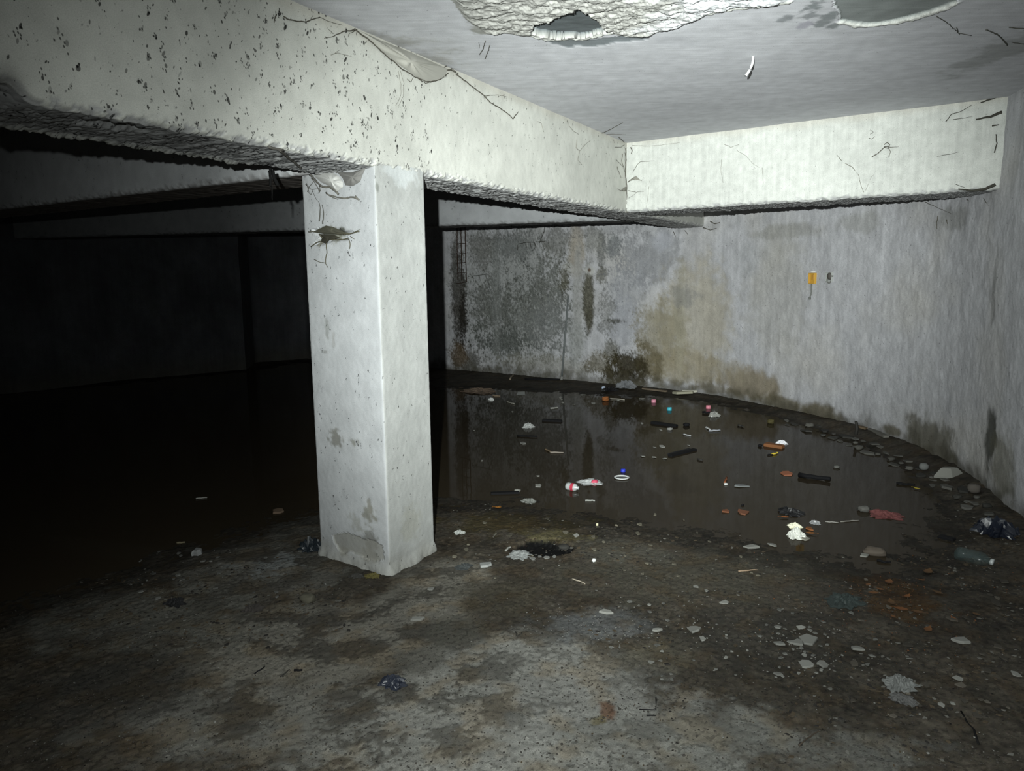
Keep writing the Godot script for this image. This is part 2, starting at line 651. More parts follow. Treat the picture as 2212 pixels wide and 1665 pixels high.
func beam(called: String, label: String, A: Vector3, D: Vector3, NV: Vector3, along: PackedFloat32Array, width: Callable, front: Color, bare: Color, opts := {}) -> MeshInstance3D:
	# one solid beam: front face, ragged lower arris, soffit, rear face; two spans may carry two skins
	var nf: int = opts.get("nf", 48)
	var ns: int = opts.get("ns", 26)
	var nr := 8
	var nv := nf + ns + nr
	var nu := along.size()
	var P := PackedVector3Array(); var C := PackedColorArray(); var T := PackedVector2Array()
	P.resize(nu * nv); C.resize(nu * nv); T.resize(nu * nv)
	var edge: float = opts.get("edge", 1.0)
	var seedo: float = opts.get("seed", 0.0)
	var lip: Vector2 = opts.get("lip", Vector2(99, 99))
	var dv := Vector3(0, -1, 0)
	var fine: FastNoiseLite = noise.fine
	var mid: FastNoiseLite = noise.mid
	var grit: FastNoiseLite = noise.grit
	for i in nu:
		var s := along[i]
		var w: float = width.call(s)
		var base := A + D * s
		var by := BEAM_Y + edge * (0.007 * mid.get_noise_2d(s * 1.5, seedo) + 0.006 * fine.get_noise_2d(s, seedo + 3))
		var gap := 0.0
		for g in opts.get("gaps", []):
			gap += g[2] * (1.0 - smoothstep(0.4, 1.0, absf(s - g[0]) / g[1]))
		by += gap
		for j in nv:
			var o := 0.0
			var y := 0.0
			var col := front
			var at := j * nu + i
			if j < nf:
				var t := float(j) / (nf - 1)
				t = 1.0 - pow(1.0 - t, 1.35)                   # rows crowd towards the arris
				y = lerpf(CEIL_Y + 0.03, by, t)
				var low := y - by
				var n := mid.get_noise_3d(s, y, seedo)
				var n2 := fine.get_noise_2d(s + seedo, y)
				o = 0.0016 * n + 0.0007 * n2
				var near := 1.0 - smoothstep(0.0, 0.06, low)
				var torn := smoothstep(-0.05, 0.35, fine.get_noise_2d(s * 0.7 + 31, y * 1.4) + near * 0.9 - 0.62)
				o += near * 0.010 * edge * torn + 0.016 * (1.0 - smoothstep(0.0, 0.016, low)) * edge
				col = col.lerp(bare, clampf(torn * near * 1.2 * edge, 0, 0.9))
				col = col * (1.0 + 0.10 * noise.big.get_noise_2d(s, y * 1.5 + seedo) + 0.05 * n) * lerpf(0.93, 1.0, smoothstep(-1.6, 0.6, s + (99.0 if seedo > 0.0 else 0.0)))  # main beam only: paint darkened towards the left, torch falloff put into the colour
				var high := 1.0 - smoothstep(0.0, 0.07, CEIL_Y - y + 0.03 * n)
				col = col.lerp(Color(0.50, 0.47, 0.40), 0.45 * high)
				if gap > 0.0:
					col = col.lerp(Color(0.14, 0.14, 0.13), clampf((1.0 - low / 0.08) * gap * 16.0, 0, 0.8))
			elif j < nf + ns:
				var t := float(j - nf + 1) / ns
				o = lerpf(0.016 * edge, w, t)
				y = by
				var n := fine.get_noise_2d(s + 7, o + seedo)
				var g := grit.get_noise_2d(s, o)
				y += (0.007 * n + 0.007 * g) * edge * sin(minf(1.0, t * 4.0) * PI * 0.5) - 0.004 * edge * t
				col = bare * (1.0 + 0.45 * n + 0.35 * g) * lerpf(0.62, 1.0, smoothstep(-1.6, 0.8, s + (99.0 if seedo > 0.0 else 0.0)))  # main beam soffit likewise coloured darker leftwards, as the torch light fades there
				var inl := smoothstep(0.86, 0.93, t) * smoothstep(lip.x, lip.x + 0.2, s) * (1.0 - smoothstep(lip.y - 0.3, lip.y, s))
				if lip.x < 90:
					y -= (0.009 + 0.006 * mid.get_noise_2d(s * 0.6, 77)) * inl
					y += 0.006 * n * inl
					col = col.lerp(front * 0.62, inl * 0.8)
				for hq in opts.get("holes", []):
					var k := 1.0 - smoothstep(0.5, 1.0, Vector2((s - hq[0]) / hq[2], (o - hq[1]) / hq[3]).length() + 0.3 * n)
					y += k * hq[4]
					col = col.lerp(Color(0.05, 0.05, 0.048), k * 0.8)
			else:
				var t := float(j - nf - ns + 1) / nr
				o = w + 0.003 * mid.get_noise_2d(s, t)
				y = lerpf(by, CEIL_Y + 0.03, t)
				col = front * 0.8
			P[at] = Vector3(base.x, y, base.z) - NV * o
			col.a = 1.0
			C[at] = col
			T[at] = Vector2(s / opts.get("tile", 1.0), -(y if j < nf else y - o) / 1.0)
	var split: int = opts.get("split", -1)
	var mesh: ArrayMesh
	if split > 0:
		var near_uv := T.duplicate()
		for k in near_uv.size():
			near_uv[k].x *= 0.5
		mesh = cut(P, C, near_uv, nu, nv, 0, split, null)
		mesh.surface_set_material(0, M[opts.skin[0]])
		mesh = cut(P, C, T, nu, nv, split - 1, nu, mesh)
		mesh.surface_set_material(1, M[opts.skin[1]])
	else:
		mesh = cut(P, C, T, nu, nv, 0, nu, null)
		mesh.surface_set_material(0, M[opts.get("coat", "plaster")])
	var ob := obj(called, mesh, null)
	tag(ob, label, "beam")
	return ob

func cut(P: PackedVector3Array, C: PackedColorArray, T: PackedVector2Array, nu: int, nv: int, a: int, b: int, into: ArrayMesh) -> ArrayMesh:
	# columns a .. b-1 of a grid as one surface
	var n := b - a
	var p := PackedVector3Array(); var c := PackedColorArray(); var t := PackedVector2Array()
	for j in nv:
		p.append_array(P.slice(j * nu + a, j * nu + b))
		c.append_array(C.slice(j * nu + a, j * nu + b))
		t.append_array(T.slice(j * nu + a, j * nu + b))
	var m := sheet(p, c, t, n, nv, flip_beam)
	if into == null:
		return m
	into.add_surface_from_arrays(Mesh.PRIMITIVE_TRIANGLES, m.surface_get_arrays(0))
	return into

var flip_beam := false
var cL := Vector3(-1.112, 0, -4.182)     # column corners in plan: left rear, front, right rear
var cP := Vector3(-0.664, 0, -3.858)
var cB := Vector3(-0.460, 0, -4.224)

func col_param(x: float, y: float) -> Vector2:    # photo point on the column -> (distance round it from the left rear corner, height)
	var e := (cP - cL).normalized()
	var n := Vector3(-e.z, 0, e.x)
	var p := on_plane(x, y, cL, n)
	var a := (p - cL).dot(e)
	var la := cL.distance_to(cP)
	if a <= la:
		return Vector2(a, p.y)
	e = (cB - cP).normalized()
	n = Vector3(-e.z, 0, e.x)
	p = on_plane(x, y, cP, n)
	return Vector2(la + (p - cP).dot(e), p.y)

func on_col(x: float, y: float, off := 0.0) -> Vector3:
	var q := col_param(x, y)
	var la := cL.distance_to(cP)
	var e := (cP - cL).normalized() if q.x <= la else (cB - cP).normalized()
	var n := Vector3(-e.z, 0, e.x)
	if q.x <= la:
		return on_plane(x, y, cL + n * off, n)
	return on_plane(x, y, cP + n * off, n)

func build_column() -> void:
	var cR := cL + cB - cP
	var cs := [cL, cP, cB, cR, cL]
	var la := cL.distance_to(cP)
	var lb := cP.distance_to(cB)
	var along := spaced([0.0, 0.006, la + lb, 0.06, la + lb + la, 0.06, (la + lb) * 2])
	var ys := spaced([-0.06, 0.02, 0.0, 0.006, 0.30, 0.009, BEAM_Y - 0.35, 0.007, BEAM_Y + 0.03])
	var nu := along.size()
	var nv := ys.size()
	var stains := blot([
		[728, 950, 24, 22, Color(0.16, 0.155, 0.13), 0.75, 1.1], [765, 955, 16, 20, Color(0.2, 0.2, 0.17), 0.7, 1.2],
		[795, 1112, 20, 26, Color(0.24, 0.235, 0.2), 0.85, 1.0], [797, 1168, 24, 22, Color(0.20, 0.2, 0.185), 0.85, 0.8], [770, 1130, 26, 30, Color(0.33, 0.33, 0.3), 0.6, 1.2],
		[800, 1200, 34, 16, Color(0.23, 0.225, 0.2), 0.8, 0.6], [742, 1190, 16, 12, Color(0.25, 0.24, 0.2), 0.8, 0.5],
		[712, 505, 44, 18, Color(0.2, 0.2, 0.15), 0.85, 0.8], [735, 500, 25, 9, Color(0.07, 0.07, 0.055), 0.9, 0.6], [690, 525, 16, 10, Color(0.16, 0.15, 0.1), 0.8, 0.9],
		[706, 715, 6, 24, Color(0.3, 0.31, 0.3), 0.7, 1.2], [720, 735, 5, 20, Color(0.35, 0.35, 0.34), 0.6, 1.2],
		[888, 1130, 40, 40, Color(0.42, 0.42, 0.37), 0.6, 0.8], [815, 405, 6, 9, Color(0.25, 0.26, 0.24), 0.8, 0.6],
		[870, 370, 60, 30, Color(0.72, 0.76, 0.77), 0.5, 0.7], [700, 760, 14, 5, Color(0.25, 0.25, 0.24), 0.7, 1.3]], "column")
	var peel := PackedVector2Array()
	for q in [[716, 1157], [726, 1181], [742, 1198], [756, 1191], [791, 1209], [814, 1212], [829, 1207], [826, 1180], [800, 1168], [775, 1160], [750, 1148], [735, 1150]]:
		peel.append(col_param(q[0], q[1]))
	var hollow := PackedVector2Array()
	for q in [[676, 496], [700, 490], [740, 498], [766, 500], [748, 508], [755, 516], [715, 520], [690, 528], [678, 528], [690, 512]]:
		hollow.append(col_param(q[0], q[1]))
	var P := PackedVector3Array(); var C := PackedColorArray(); var T := PackedVector2Array()
	P.resize(nu * nv); C.resize(nu * nv); T.resize(nu * nv)
	var lens := [0.0, la, la + lb, la * 2 + lb, (la + lb) * 2]
	for i in nu:
		var a := along[i]
		var f := 0
		while f < 3 and a >= lens[f + 1] - 1e-5:
			f += 1
		var e: Vector3 = (cs[f + 1] - cs[f]).normalized()
		var n := Vector3(-e.z, 0, e.x)
		# round the corners: pull in and turn the normal
		var da: float = a - lens[f]
		var db: float = lens[f + 1] - a
		var cr := minf(da, db)
		if cr < 0.014:                    # turn the normal towards the bisector of the two faces
			var o_f := (f + 3) % 4 if da < db else (f + 1) % 4
			var oe: Vector3 = (cs[o_f + 1] - cs[o_f]).normalized()
			n = (n * (0.5 + 0.5 * cr / 0.014) + Vector3(-oe.z, 0, oe.x) * (0.5 - 0.5 * cr / 0.014)).normalized()
		for j in nv:
			var y := ys[j]
			var p: Vector3 = cs[f] + e * da
			var m: float = noise.mid.get_noise_2d(a * 1.2, y)
			var g: float = noise.fine.get_noise_2d(a, y)
			var inn := 0.0
			if cr < 0.014:
				inn = (0.0045 + 0.003 * m) * pow(1.0 - cr / 0.014, 2.0)
			var o: float = 0.002 * m + 0.0009 * g - inn + 0.018 * (1.0 - smoothstep(0.0, 0.07, y)) * (1.0 + m)
			var col: Color = Color(0.475, 0.488, 0.50) if f == 0 else Color(0.485, 0.495, 0.48)
			col = col * (1.0 + 0.07 * noise.big.get_noise_2d(a * 2, y) + 0.05 * m)
			var q := Vector2(a, y)
			if f < 2:
				col = blend(col, stains, q, m * 0.7 + g * 0.6)
				if f == 0 and y < 0.4 and Geometry2D.is_point_in_polygon(q + Vector2(g, m) * 0.012, peel):
					o -= 0.009
					col = col.lerp(Color(0.30, 0.295, 0.265), 0.75)
				if f == 0 and y > 1.4 and Geometry2D.is_point_in_polygon(q + Vector2(g, m) * 0.01, hollow):
					o -= 0.02
				col = col.lerp(Color(0.36, 0.355, 0.32), 0.7 * (1.0 - smoothstep(0.0, 0.13, y + 0.05 * m)))
			col.a = 1.0
			var at := j * nu + i
			P[at] = Vector3(p.x, y, p.z) + n * o
			C[at] = col
			T[at] = Vector2(a, -y)
	var ob := obj("concrete_column", sheet(P, C, T, nu, nv, false), M["plaster"])
	tag(ob, "square whitewashed concrete column with chipped plaster at its foot", "column")

func build_walls() -> void:
	var stains := blot([
		[1110, 640, 150, 190, Color(0.38, 0.39, 0.385), 0.85, 0.5],
		[1130, 690, 105, 85, Color(0.19, 0.20, 0.185), 0.7, 1.3], [1060, 660, 60, 60, Color(0.13, 0.135, 0.12), 0.6, 1.3], [1180, 640, 50, 90, Color(0.15, 0.155, 0.14), 0.7, 1.2],
		[1090, 740, 70, 35, Color(0.11, 0.12, 0.11), 0.7, 1.2], [1185, 700, 40, 60, Color(0.27, 0.28, 0.28), 0.7, 1.2], [1110, 530, 60, 40, Color(0.17, 0.18, 0.175), 0.7, 0.7],
		[1040, 540, 30, 50, Color(0.16, 0.16, 0.145), 0.7, 0.5], [1072, 640, 12, 160, Color(0.25, 0.26, 0.25), 0.7, 0.4],
		[1200, 790, 130, 25, Color(0.33, 0.32, 0.28), 0.6, 0.8], [1010, 780, 40, 35, Color(0.10, 0.095, 0.08), 0.7, 0.9],
		[1244, 540, 20, 70, Color(0.40, 0.355, 0.29), 0.8, 0.35], [1248, 640, 12, 130, Color(0.43, 0.43, 0.42), 0.75, 0.3], [1244, 740, 20, 60, Color(0.36, 0.37, 0.36), 0.7, 0.5],
		[1300, 540, 12, 50, Color(0.17, 0.175, 0.165), 0.7, 0.6], [1282, 515, 22, 35, Color(0.24, 0.24, 0.22), 0.7, 0.4], [1205, 525, 40, 40, Color(0.2, 0.2, 0.185), 0.7, 0.6],
		[1271, 640, 15, 80, Color(0.12, 0.115, 0.085), 0.95, 0.3], [1273, 690, 10, 32, Color(0.10, 0.095, 0.07), 0.9, 0.3],
		[1275, 584, 12, 12, Color(0.62, 0.62, 0.6), 0.9, 0.9], [1226, 580, 14, 13, Color(0.55, 0.55, 0.53), 0.9, 0.9], [1273, 583, 4, 6, Color(0.12, 0.07, 0.04), 0.9, 0.3],
		[1220, 600, 14, 30, Color(0.12, 0.115, 0.08), 0.8, 0.9], [1300, 595, 14, 22, Color(0.14, 0.135, 0.1), 0.7, 1.0],
		[1325, 530, 22, 30, Color(0.20, 0.215, 0.22), 0.8, 0.6], [1400, 560, 80, 65, Color(0.27, 0.275, 0.29), 0.65, 1.2], [1360, 620, 50, 60, Color(0.37, 0.38, 0.41), 0.6, 1.0],
		[1430, 520, 24, 28, Color(0.50, 0.51, 0.56), 0.75, 0.6], [1345, 700, 55, 60, Color(0.42, 0.43, 0.47), 0.7, 0.8], [1310, 680, 18, 50, Color(0.27, 0.27, 0.26), 0.7, 1.2], [1330, 693, 22, 6, Color(0.1, 0.1, 0.085), 0.8, 0.9],
		[1500, 560, 26, 70, Color(0.46, 0.46, 0.48), 0.6, 0.7],
		[1500, 690, 90, 140, Color(0.47, 0.43, 0.34), 0.7, 0.6], [1430, 730, 62, 100, Color(0.31, 0.275, 0.18), 0.7, 0.7], [1475, 790, 95, 45, Color(0.36, 0.315, 0.215), 0.7, 0.6], [1400, 785, 40, 50, Color(0.15, 0.125, 0.07), 0.75, 0.8],
		[1320, 758, 20, 26, Color(0.17, 0.165, 0.14), 0.8, 0.4], [1300, 790, 40, 30, Color(0.17, 0.15, 0.1), 0.7, 0.9],
		[1358, 792, 46, 36, Color(0.045, 0.037, 0.018), 0.95, 0.6], [1350, 815, 60, 22, Color(0.04, 0.033, 0.018), 0.9, 0.6], [1318, 800, 14, 28, Color(0.06, 0.05, 0.025), 0.8, 0.8],
		[1470, 690, 14, 130, Color(0.40, 0.375, 0.29), 0.6, 0.6], [1480, 640, 30, 30, Color(0.30, 0.30, 0.29), 0.6, 1.3],
		[1620, 830, 75, 40, Color(0.25, 0.20, 0.115), 0.8, 0.6], [1560, 800, 70, 30, Color(0.36, 0.32, 0.24), 0.6, 0.6], [1770, 893, 55, 24, Color(0.17, 0.14, 0.08), 0.85, 0.6], [1690, 870, 60, 18, Color(0.19, 0.16, 0.095), 0.8, 0.6], [1540, 840, 60, 12, Color(0.22, 0.19, 0.13), 0.7, 0.8],
		[1680, 640, 80, 150, Color(0.45, 0.44, 0.41), 0.5, 0.6], [1620, 560, 30, 40, Color(0.52, 0.53, 0.55), 0.5, 0.7], [1700, 500, 80, 18, Color(0.35, 0.345, 0.32), 0.6, 0.7], [1860, 480, 60, 25, Color(0.36, 0.36, 0.34), 0.5, 0.7],
		[2010, 950, 70, 55, Color(0.12, 0.11, 0.075), 0.8, 0.7], [1930, 930, 30, 14, Color(0.15, 0.13, 0.08), 0.8, 0.7], [2140, 950, 15, 75, Color(0.07, 0.072, 0.06), 0.9, 0.8], [2165, 1010, 30, 90, Color(0.20, 0.19, 0.13), 0.6, 0.8], [2150, 640, 5, 90, Color(0.2, 0.2, 0.19), 0.5, 0.8],
		[990, 640, 18, 130, Color(0.055, 0.05, 0.04), 0.85, 0.5], [982, 560, 8, 70, Color(0.16, 0.16, 0.15), 0.7, 0.6], [992, 770, 22, 32, Color(0.15, 0.11, 0.07), 0.85, 0.5], [1000, 690, 10, 60, Color(0.03, 0.027, 0.022), 0.9, 0.5],
		[1265, 500, 340, 14, Color(0.2, 0.2, 0.2), 0.3, 1.0], [2060, 470, 40, 30, Color(0.25, 0.25, 0.23), 0.5, 1.2]], "wall")
	var total := wall_len[wall_len.size() - 1]
	var s_end: float = on_wall(2211, 700)[1] + 0.3
	var s_soft: float = on_wall(1400, 700)[1]
	var along := spaced([0.0, 0.06, 1.3, 0.0125, s_end, 0.08, total])
	var ys := spaced([-0.12, 0.03, -0.03, 0.012, 2.15, 0.02, CEIL_Y + 0.03])
	var nu := along.size()
	var nv := ys.size()
	var P := PackedVector3Array(); var C := PackedColorArray(); var T := PackedVector2Array()
	P.resize(nu * nv); C.resize(nu * nv); T.resize(nu * nv)
	for i in nu:
		var s := along[i]
		var q := wall_at(s)
		var n := Vector3(q[1].x, 0, q[1].y)
		var p := Vector3(q[0].x, 0, q[0].y)
		if n.dot(Vector3(0, 0, -5) - p) < 0:
			n = -n
		for j in nv:
			var y := ys[j]
			var m: float = noise.mid.get_noise_2d(s, y)
			var g: float = noise.fine.get_noise_2d(s, y * 0.7)
			var o: float = 0.006 * m + 0.002 * g + 0.02 * noise.big.get_noise_2d(s * 0.5, y * 0.4)
			var st: float = noise.mid.get_noise_2d(s * 1.6, y * 0.16 + 40)
			var col: Color = Color(0.575, 0.578, 0.605) * (1.0 + 0.11 * st + 0.05 * noise.big.get_noise_2d(s, y + 9) + 0.03 * m)
			var warm: float = noise.big.get_noise_2d(s * 0.8 + 20, y * 0.8)
			col = col.lerp(Color(0.58, 0.55, 0.485), clampf(warm * 0.6, 0, 0.45))
			var gr: float = noise.grit.get_noise_2d(s, y)
			var soft := smoothstep(s_soft - 0.5, s_soft + 0.4, s)
			col = blend(col, stains, Vector2(s, y), lerpf(m * 0.6 + g * 0.55 + gr * 0.35, m * 0.55 + g * 0.16, soft))
			var old := clampf((0.50 - col.g) * 3.0, 0.0, 1.0) * (1.0 - 0.85 * soft)
			col = col * (1.0 + old * (0.55 * gr + 0.45 * g))
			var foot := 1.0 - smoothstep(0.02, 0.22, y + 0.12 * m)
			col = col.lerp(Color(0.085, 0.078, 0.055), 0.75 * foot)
			o -= 0.004 * clampf(0.4 - col.g, 0.0, 0.4) * 2.5 * (0.5 + g)
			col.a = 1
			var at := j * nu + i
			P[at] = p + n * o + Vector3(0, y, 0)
			C[at] = col
			T[at] = Vector2(s / 2.2, -y / 2.2)
	var mesh := sheet(P, C, T, nu, nv, false)
	var back := st_new()
	for i in range(0, wall_pts.size() - 1):
		var qa := wall_at(wall_len[i] + 0.001)
		var qb := wall_at(wall_len[i + 1] - 0.001)
		var a := Vector3(qa[0].x, 0, qa[0].y)
		var b := Vector3(qb[0].x, 0, qb[0].y)
		var na := Vector3(qa[1].x, 0, qa[1].y)
		var nb := Vector3(qb[1].x, 0, qb[1].y)
		if na.dot(Vector3(0, 0, -5) - a) > 0:
			na = -na
		if nb.dot(Vector3(0, 0, -5) - b) > 0:
			nb = -nb
		a += na * 0.25
		b += nb * 0.25
		quad(back, a + Vector3(0, -0.12, 0), b + Vector3(0, -0.12, 0), b + Vector3(0, CEIL_Y + 0.03, 0), a + Vector3(0, CEIL_Y + 0.03, 0))
	back.generate_normals()
	back.commit(mesh)
	mesh.surface_set_material(0, M["wall"])
	mesh.surface_set_material(1, mat(Color(0.3, 0.3, 0.3)))
	var ob := obj("wall_right", mesh, null)
	tag(ob, "round whitewashed wall with damp stains sweeping behind the puddle", "", "", "structure")
	# the dim walls of the left bay and those behind the viewer
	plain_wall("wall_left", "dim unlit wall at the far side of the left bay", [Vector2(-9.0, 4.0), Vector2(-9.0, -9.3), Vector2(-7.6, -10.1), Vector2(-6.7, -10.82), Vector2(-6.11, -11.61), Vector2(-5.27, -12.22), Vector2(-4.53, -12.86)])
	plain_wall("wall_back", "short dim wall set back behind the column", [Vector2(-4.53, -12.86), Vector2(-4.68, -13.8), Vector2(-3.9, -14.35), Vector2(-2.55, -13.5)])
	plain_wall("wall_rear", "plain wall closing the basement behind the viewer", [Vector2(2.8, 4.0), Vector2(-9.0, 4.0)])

func plain_wall(called: String, label: String, pts: Array) -> void:
	var P := PackedVector3Array(); var C := PackedColorArray(); var T := PackedVector2Array()
	var line := []
	for i in pts.size() - 1:
		var n := maxi(1, int(pts[i].distance_to(pts[i + 1]) / 0.08))
		for k in n:
			line.append(pts[i].lerp(pts[i + 1], float(k) / n))
	line.append(pts[pts.size() - 1])
	var ys := spaced([-0.12, 0.08, CEIL_Y + 0.03])
	var s := 0.0
	for y in ys:
		s = 0.0
		for i in line.size():
			if i:
				s += line[i].distance_to(line[i - 1])
			var m: float = noise.mid.get_noise_2d(s * 0.6 + 50, y * 0.3)
			P.append(Vector3(line[i].x, y, line[i].y) + Vector3(m, 0, m) * 0.01)
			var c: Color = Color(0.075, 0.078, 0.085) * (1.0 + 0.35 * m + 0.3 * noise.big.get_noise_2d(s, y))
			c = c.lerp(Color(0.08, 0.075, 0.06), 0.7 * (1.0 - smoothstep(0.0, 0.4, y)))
			c.a = 1
			C.append(c)
			T.append(Vector2(s / 2.2, -y / 2.2))
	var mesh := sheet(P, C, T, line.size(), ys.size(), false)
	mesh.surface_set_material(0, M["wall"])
	var st := st_new()
	for i in pts.size() - 1:
		var a: Vector2 = pts[i]
		var b: Vector2 = pts[i + 1]
		var n := Vector2(-(b - a).y, (b - a).x).normalized()
		if n.dot(Vector2(-1, -5) - a) > 0:
			n = -n
		a += n * 0.25
		b += n * 0.25
		quad(st, Vector3(a.x, -0.12, a.y), Vector3(b.x, -0.12, b.y), Vector3(b.x, CEIL_Y, b.y), Vector3(a.x, CEIL_Y, a.y))
	st.generate_normals()
	st.commit(mesh)
	mesh.surface_set_material(1, mat(Color(0.3, 0.3, 0.3)))
	tag(obj(called, mesh, null), label, "", "", "structure")

func world_poly(px: Array, Y: float) -> PackedVector2Array:
	var out := PackedVector2Array()
	for q in px:
		var p := lev(q[0], q[1], Y)
		out.append(Vector2(p.x, p.z))
	return out

func line_dist(p: Vector2, l: PackedVector2Array) -> float:
	var best := 1e9
	for i in l.size() - 1:
		best = minf(best, p.distance_squared_to(Geometry2D.get_closest_point_to_segment(p, l[i], l[i + 1])))
	return sqrt(best)

var c_hole: PackedVector2Array
var c_gray: PackedVector2Array
var c_rims := []
var c_flake: PackedVector2Array
var c_right: PackedVector2Array
var c_blots := []

func ceiling_patch(xs: PackedFloat32Array, zs: PackedFloat32Array, detail: bool, into: ArrayMesh) -> ArrayMesh:
	var nu := xs.size()
	var nv := zs.size()
	var P := PackedVector3Array(); var C := PackedColorArray(); var T := PackedVector2Array()
	P.resize(nu * nv); C.resize(nu * nv); T.resize(nu * nv)
	for j in nv:
		var z := zs[j]
		for i in nu:
			var x := xs[i]
			var m: float = noise.mid.get_noise_2d(x + 60, z)
			var b: float = noise.big.get_noise_2d(x, z + 30)
			var col: Color = Color(0.70, 0.708, 0.745) * (1.0 + 0.04 * b + 0.03 * m)
			var d := 0.0008 * m + 0.004 * b
			if detail:
				var p := Vector2(x, z)
				var g: float = noise.fine.get_noise_2d(x, z)
				var pj := p + Vector2(m, g) * 0.02
				col = blend(col, c_blots, p, m + 0.5 * g)
				if Geometry2D.is_point_in_polygon(pj, c_flake):
					var rd: float = noise.ridge.get_noise_2d(x * 1.1, z * 1.6)
					var ed := smoothstep(0.0, 0.05, line_dist(p, c_flake))
					var tv: float = (noise.mid.get_noise_2d(x * 1.6, z * 2.6) * 0.5 + 0.5) * 7.0 + 0.5 * g
					var fr := tv - floorf(tv)
					d -= ed * (0.004 + (floorf(tv) + smoothstep(0.0, 0.22, fr) - 0.3 * fr) * 0.0042 + 0.003 * g)
					var white := smoothstep(0.55, 0.85, x + 0.3 * m)
					col = Color(0.42, 0.42, 0.395).lerp(Color(0.72, 0.74, 0.755), white) * (1.0 + 0.05 * rd + 0.08 * m - 0.45 * (1.0 - smoothstep(0.0, 0.12, fr)))
				if Geometry2D.is_point_in_polygon(pj, c_right):
					col = Color(0.30, 0.325, 0.32) * (1.0 + 0.15 * m)
					d += 0.006
				if Geometry2D.is_point_in_polygon(pj, c_gray):
					col = Color(0.25, 0.275, 0.29) * (1.0 + 0.15 * m)
					d += 0.003
				if Geometry2D.is_point_in_polygon(pj, c_hole):
					col = Color(0.115, 0.13, 0.135) * (1.0 + 0.12 * m)
					d = 0.012 + 0.004 * m
				for rim in c_rims:
					var rr := line_dist(p, rim) + 0.012 * m + 0.006 * g
					if rr < 0.028:
						var k := 1.0 - smoothstep(0.008, 0.026, rr)
						d = lerpf(d, -0.009 + 0.004 * g + 0.006 * m, k)
						col = col.lerp(Color(0.70, 0.71, 0.67) * (1.0 + 0.2 * m), k)
			col.a = 1
			var at := j * nu + i
			P[at] = Vector3(x, CEIL_Y + d, z)
			C[at] = col
			T[at] = Vector2(x, z) / 1.3
	var mesh := sheet(P, C, T, nu, nv, true)
	if into == null:
		return mesh
	into.add_surface_from_arrays(Mesh.PRIMITIVE_TRIANGLES, mesh.surface_get_arrays(0))
	return into

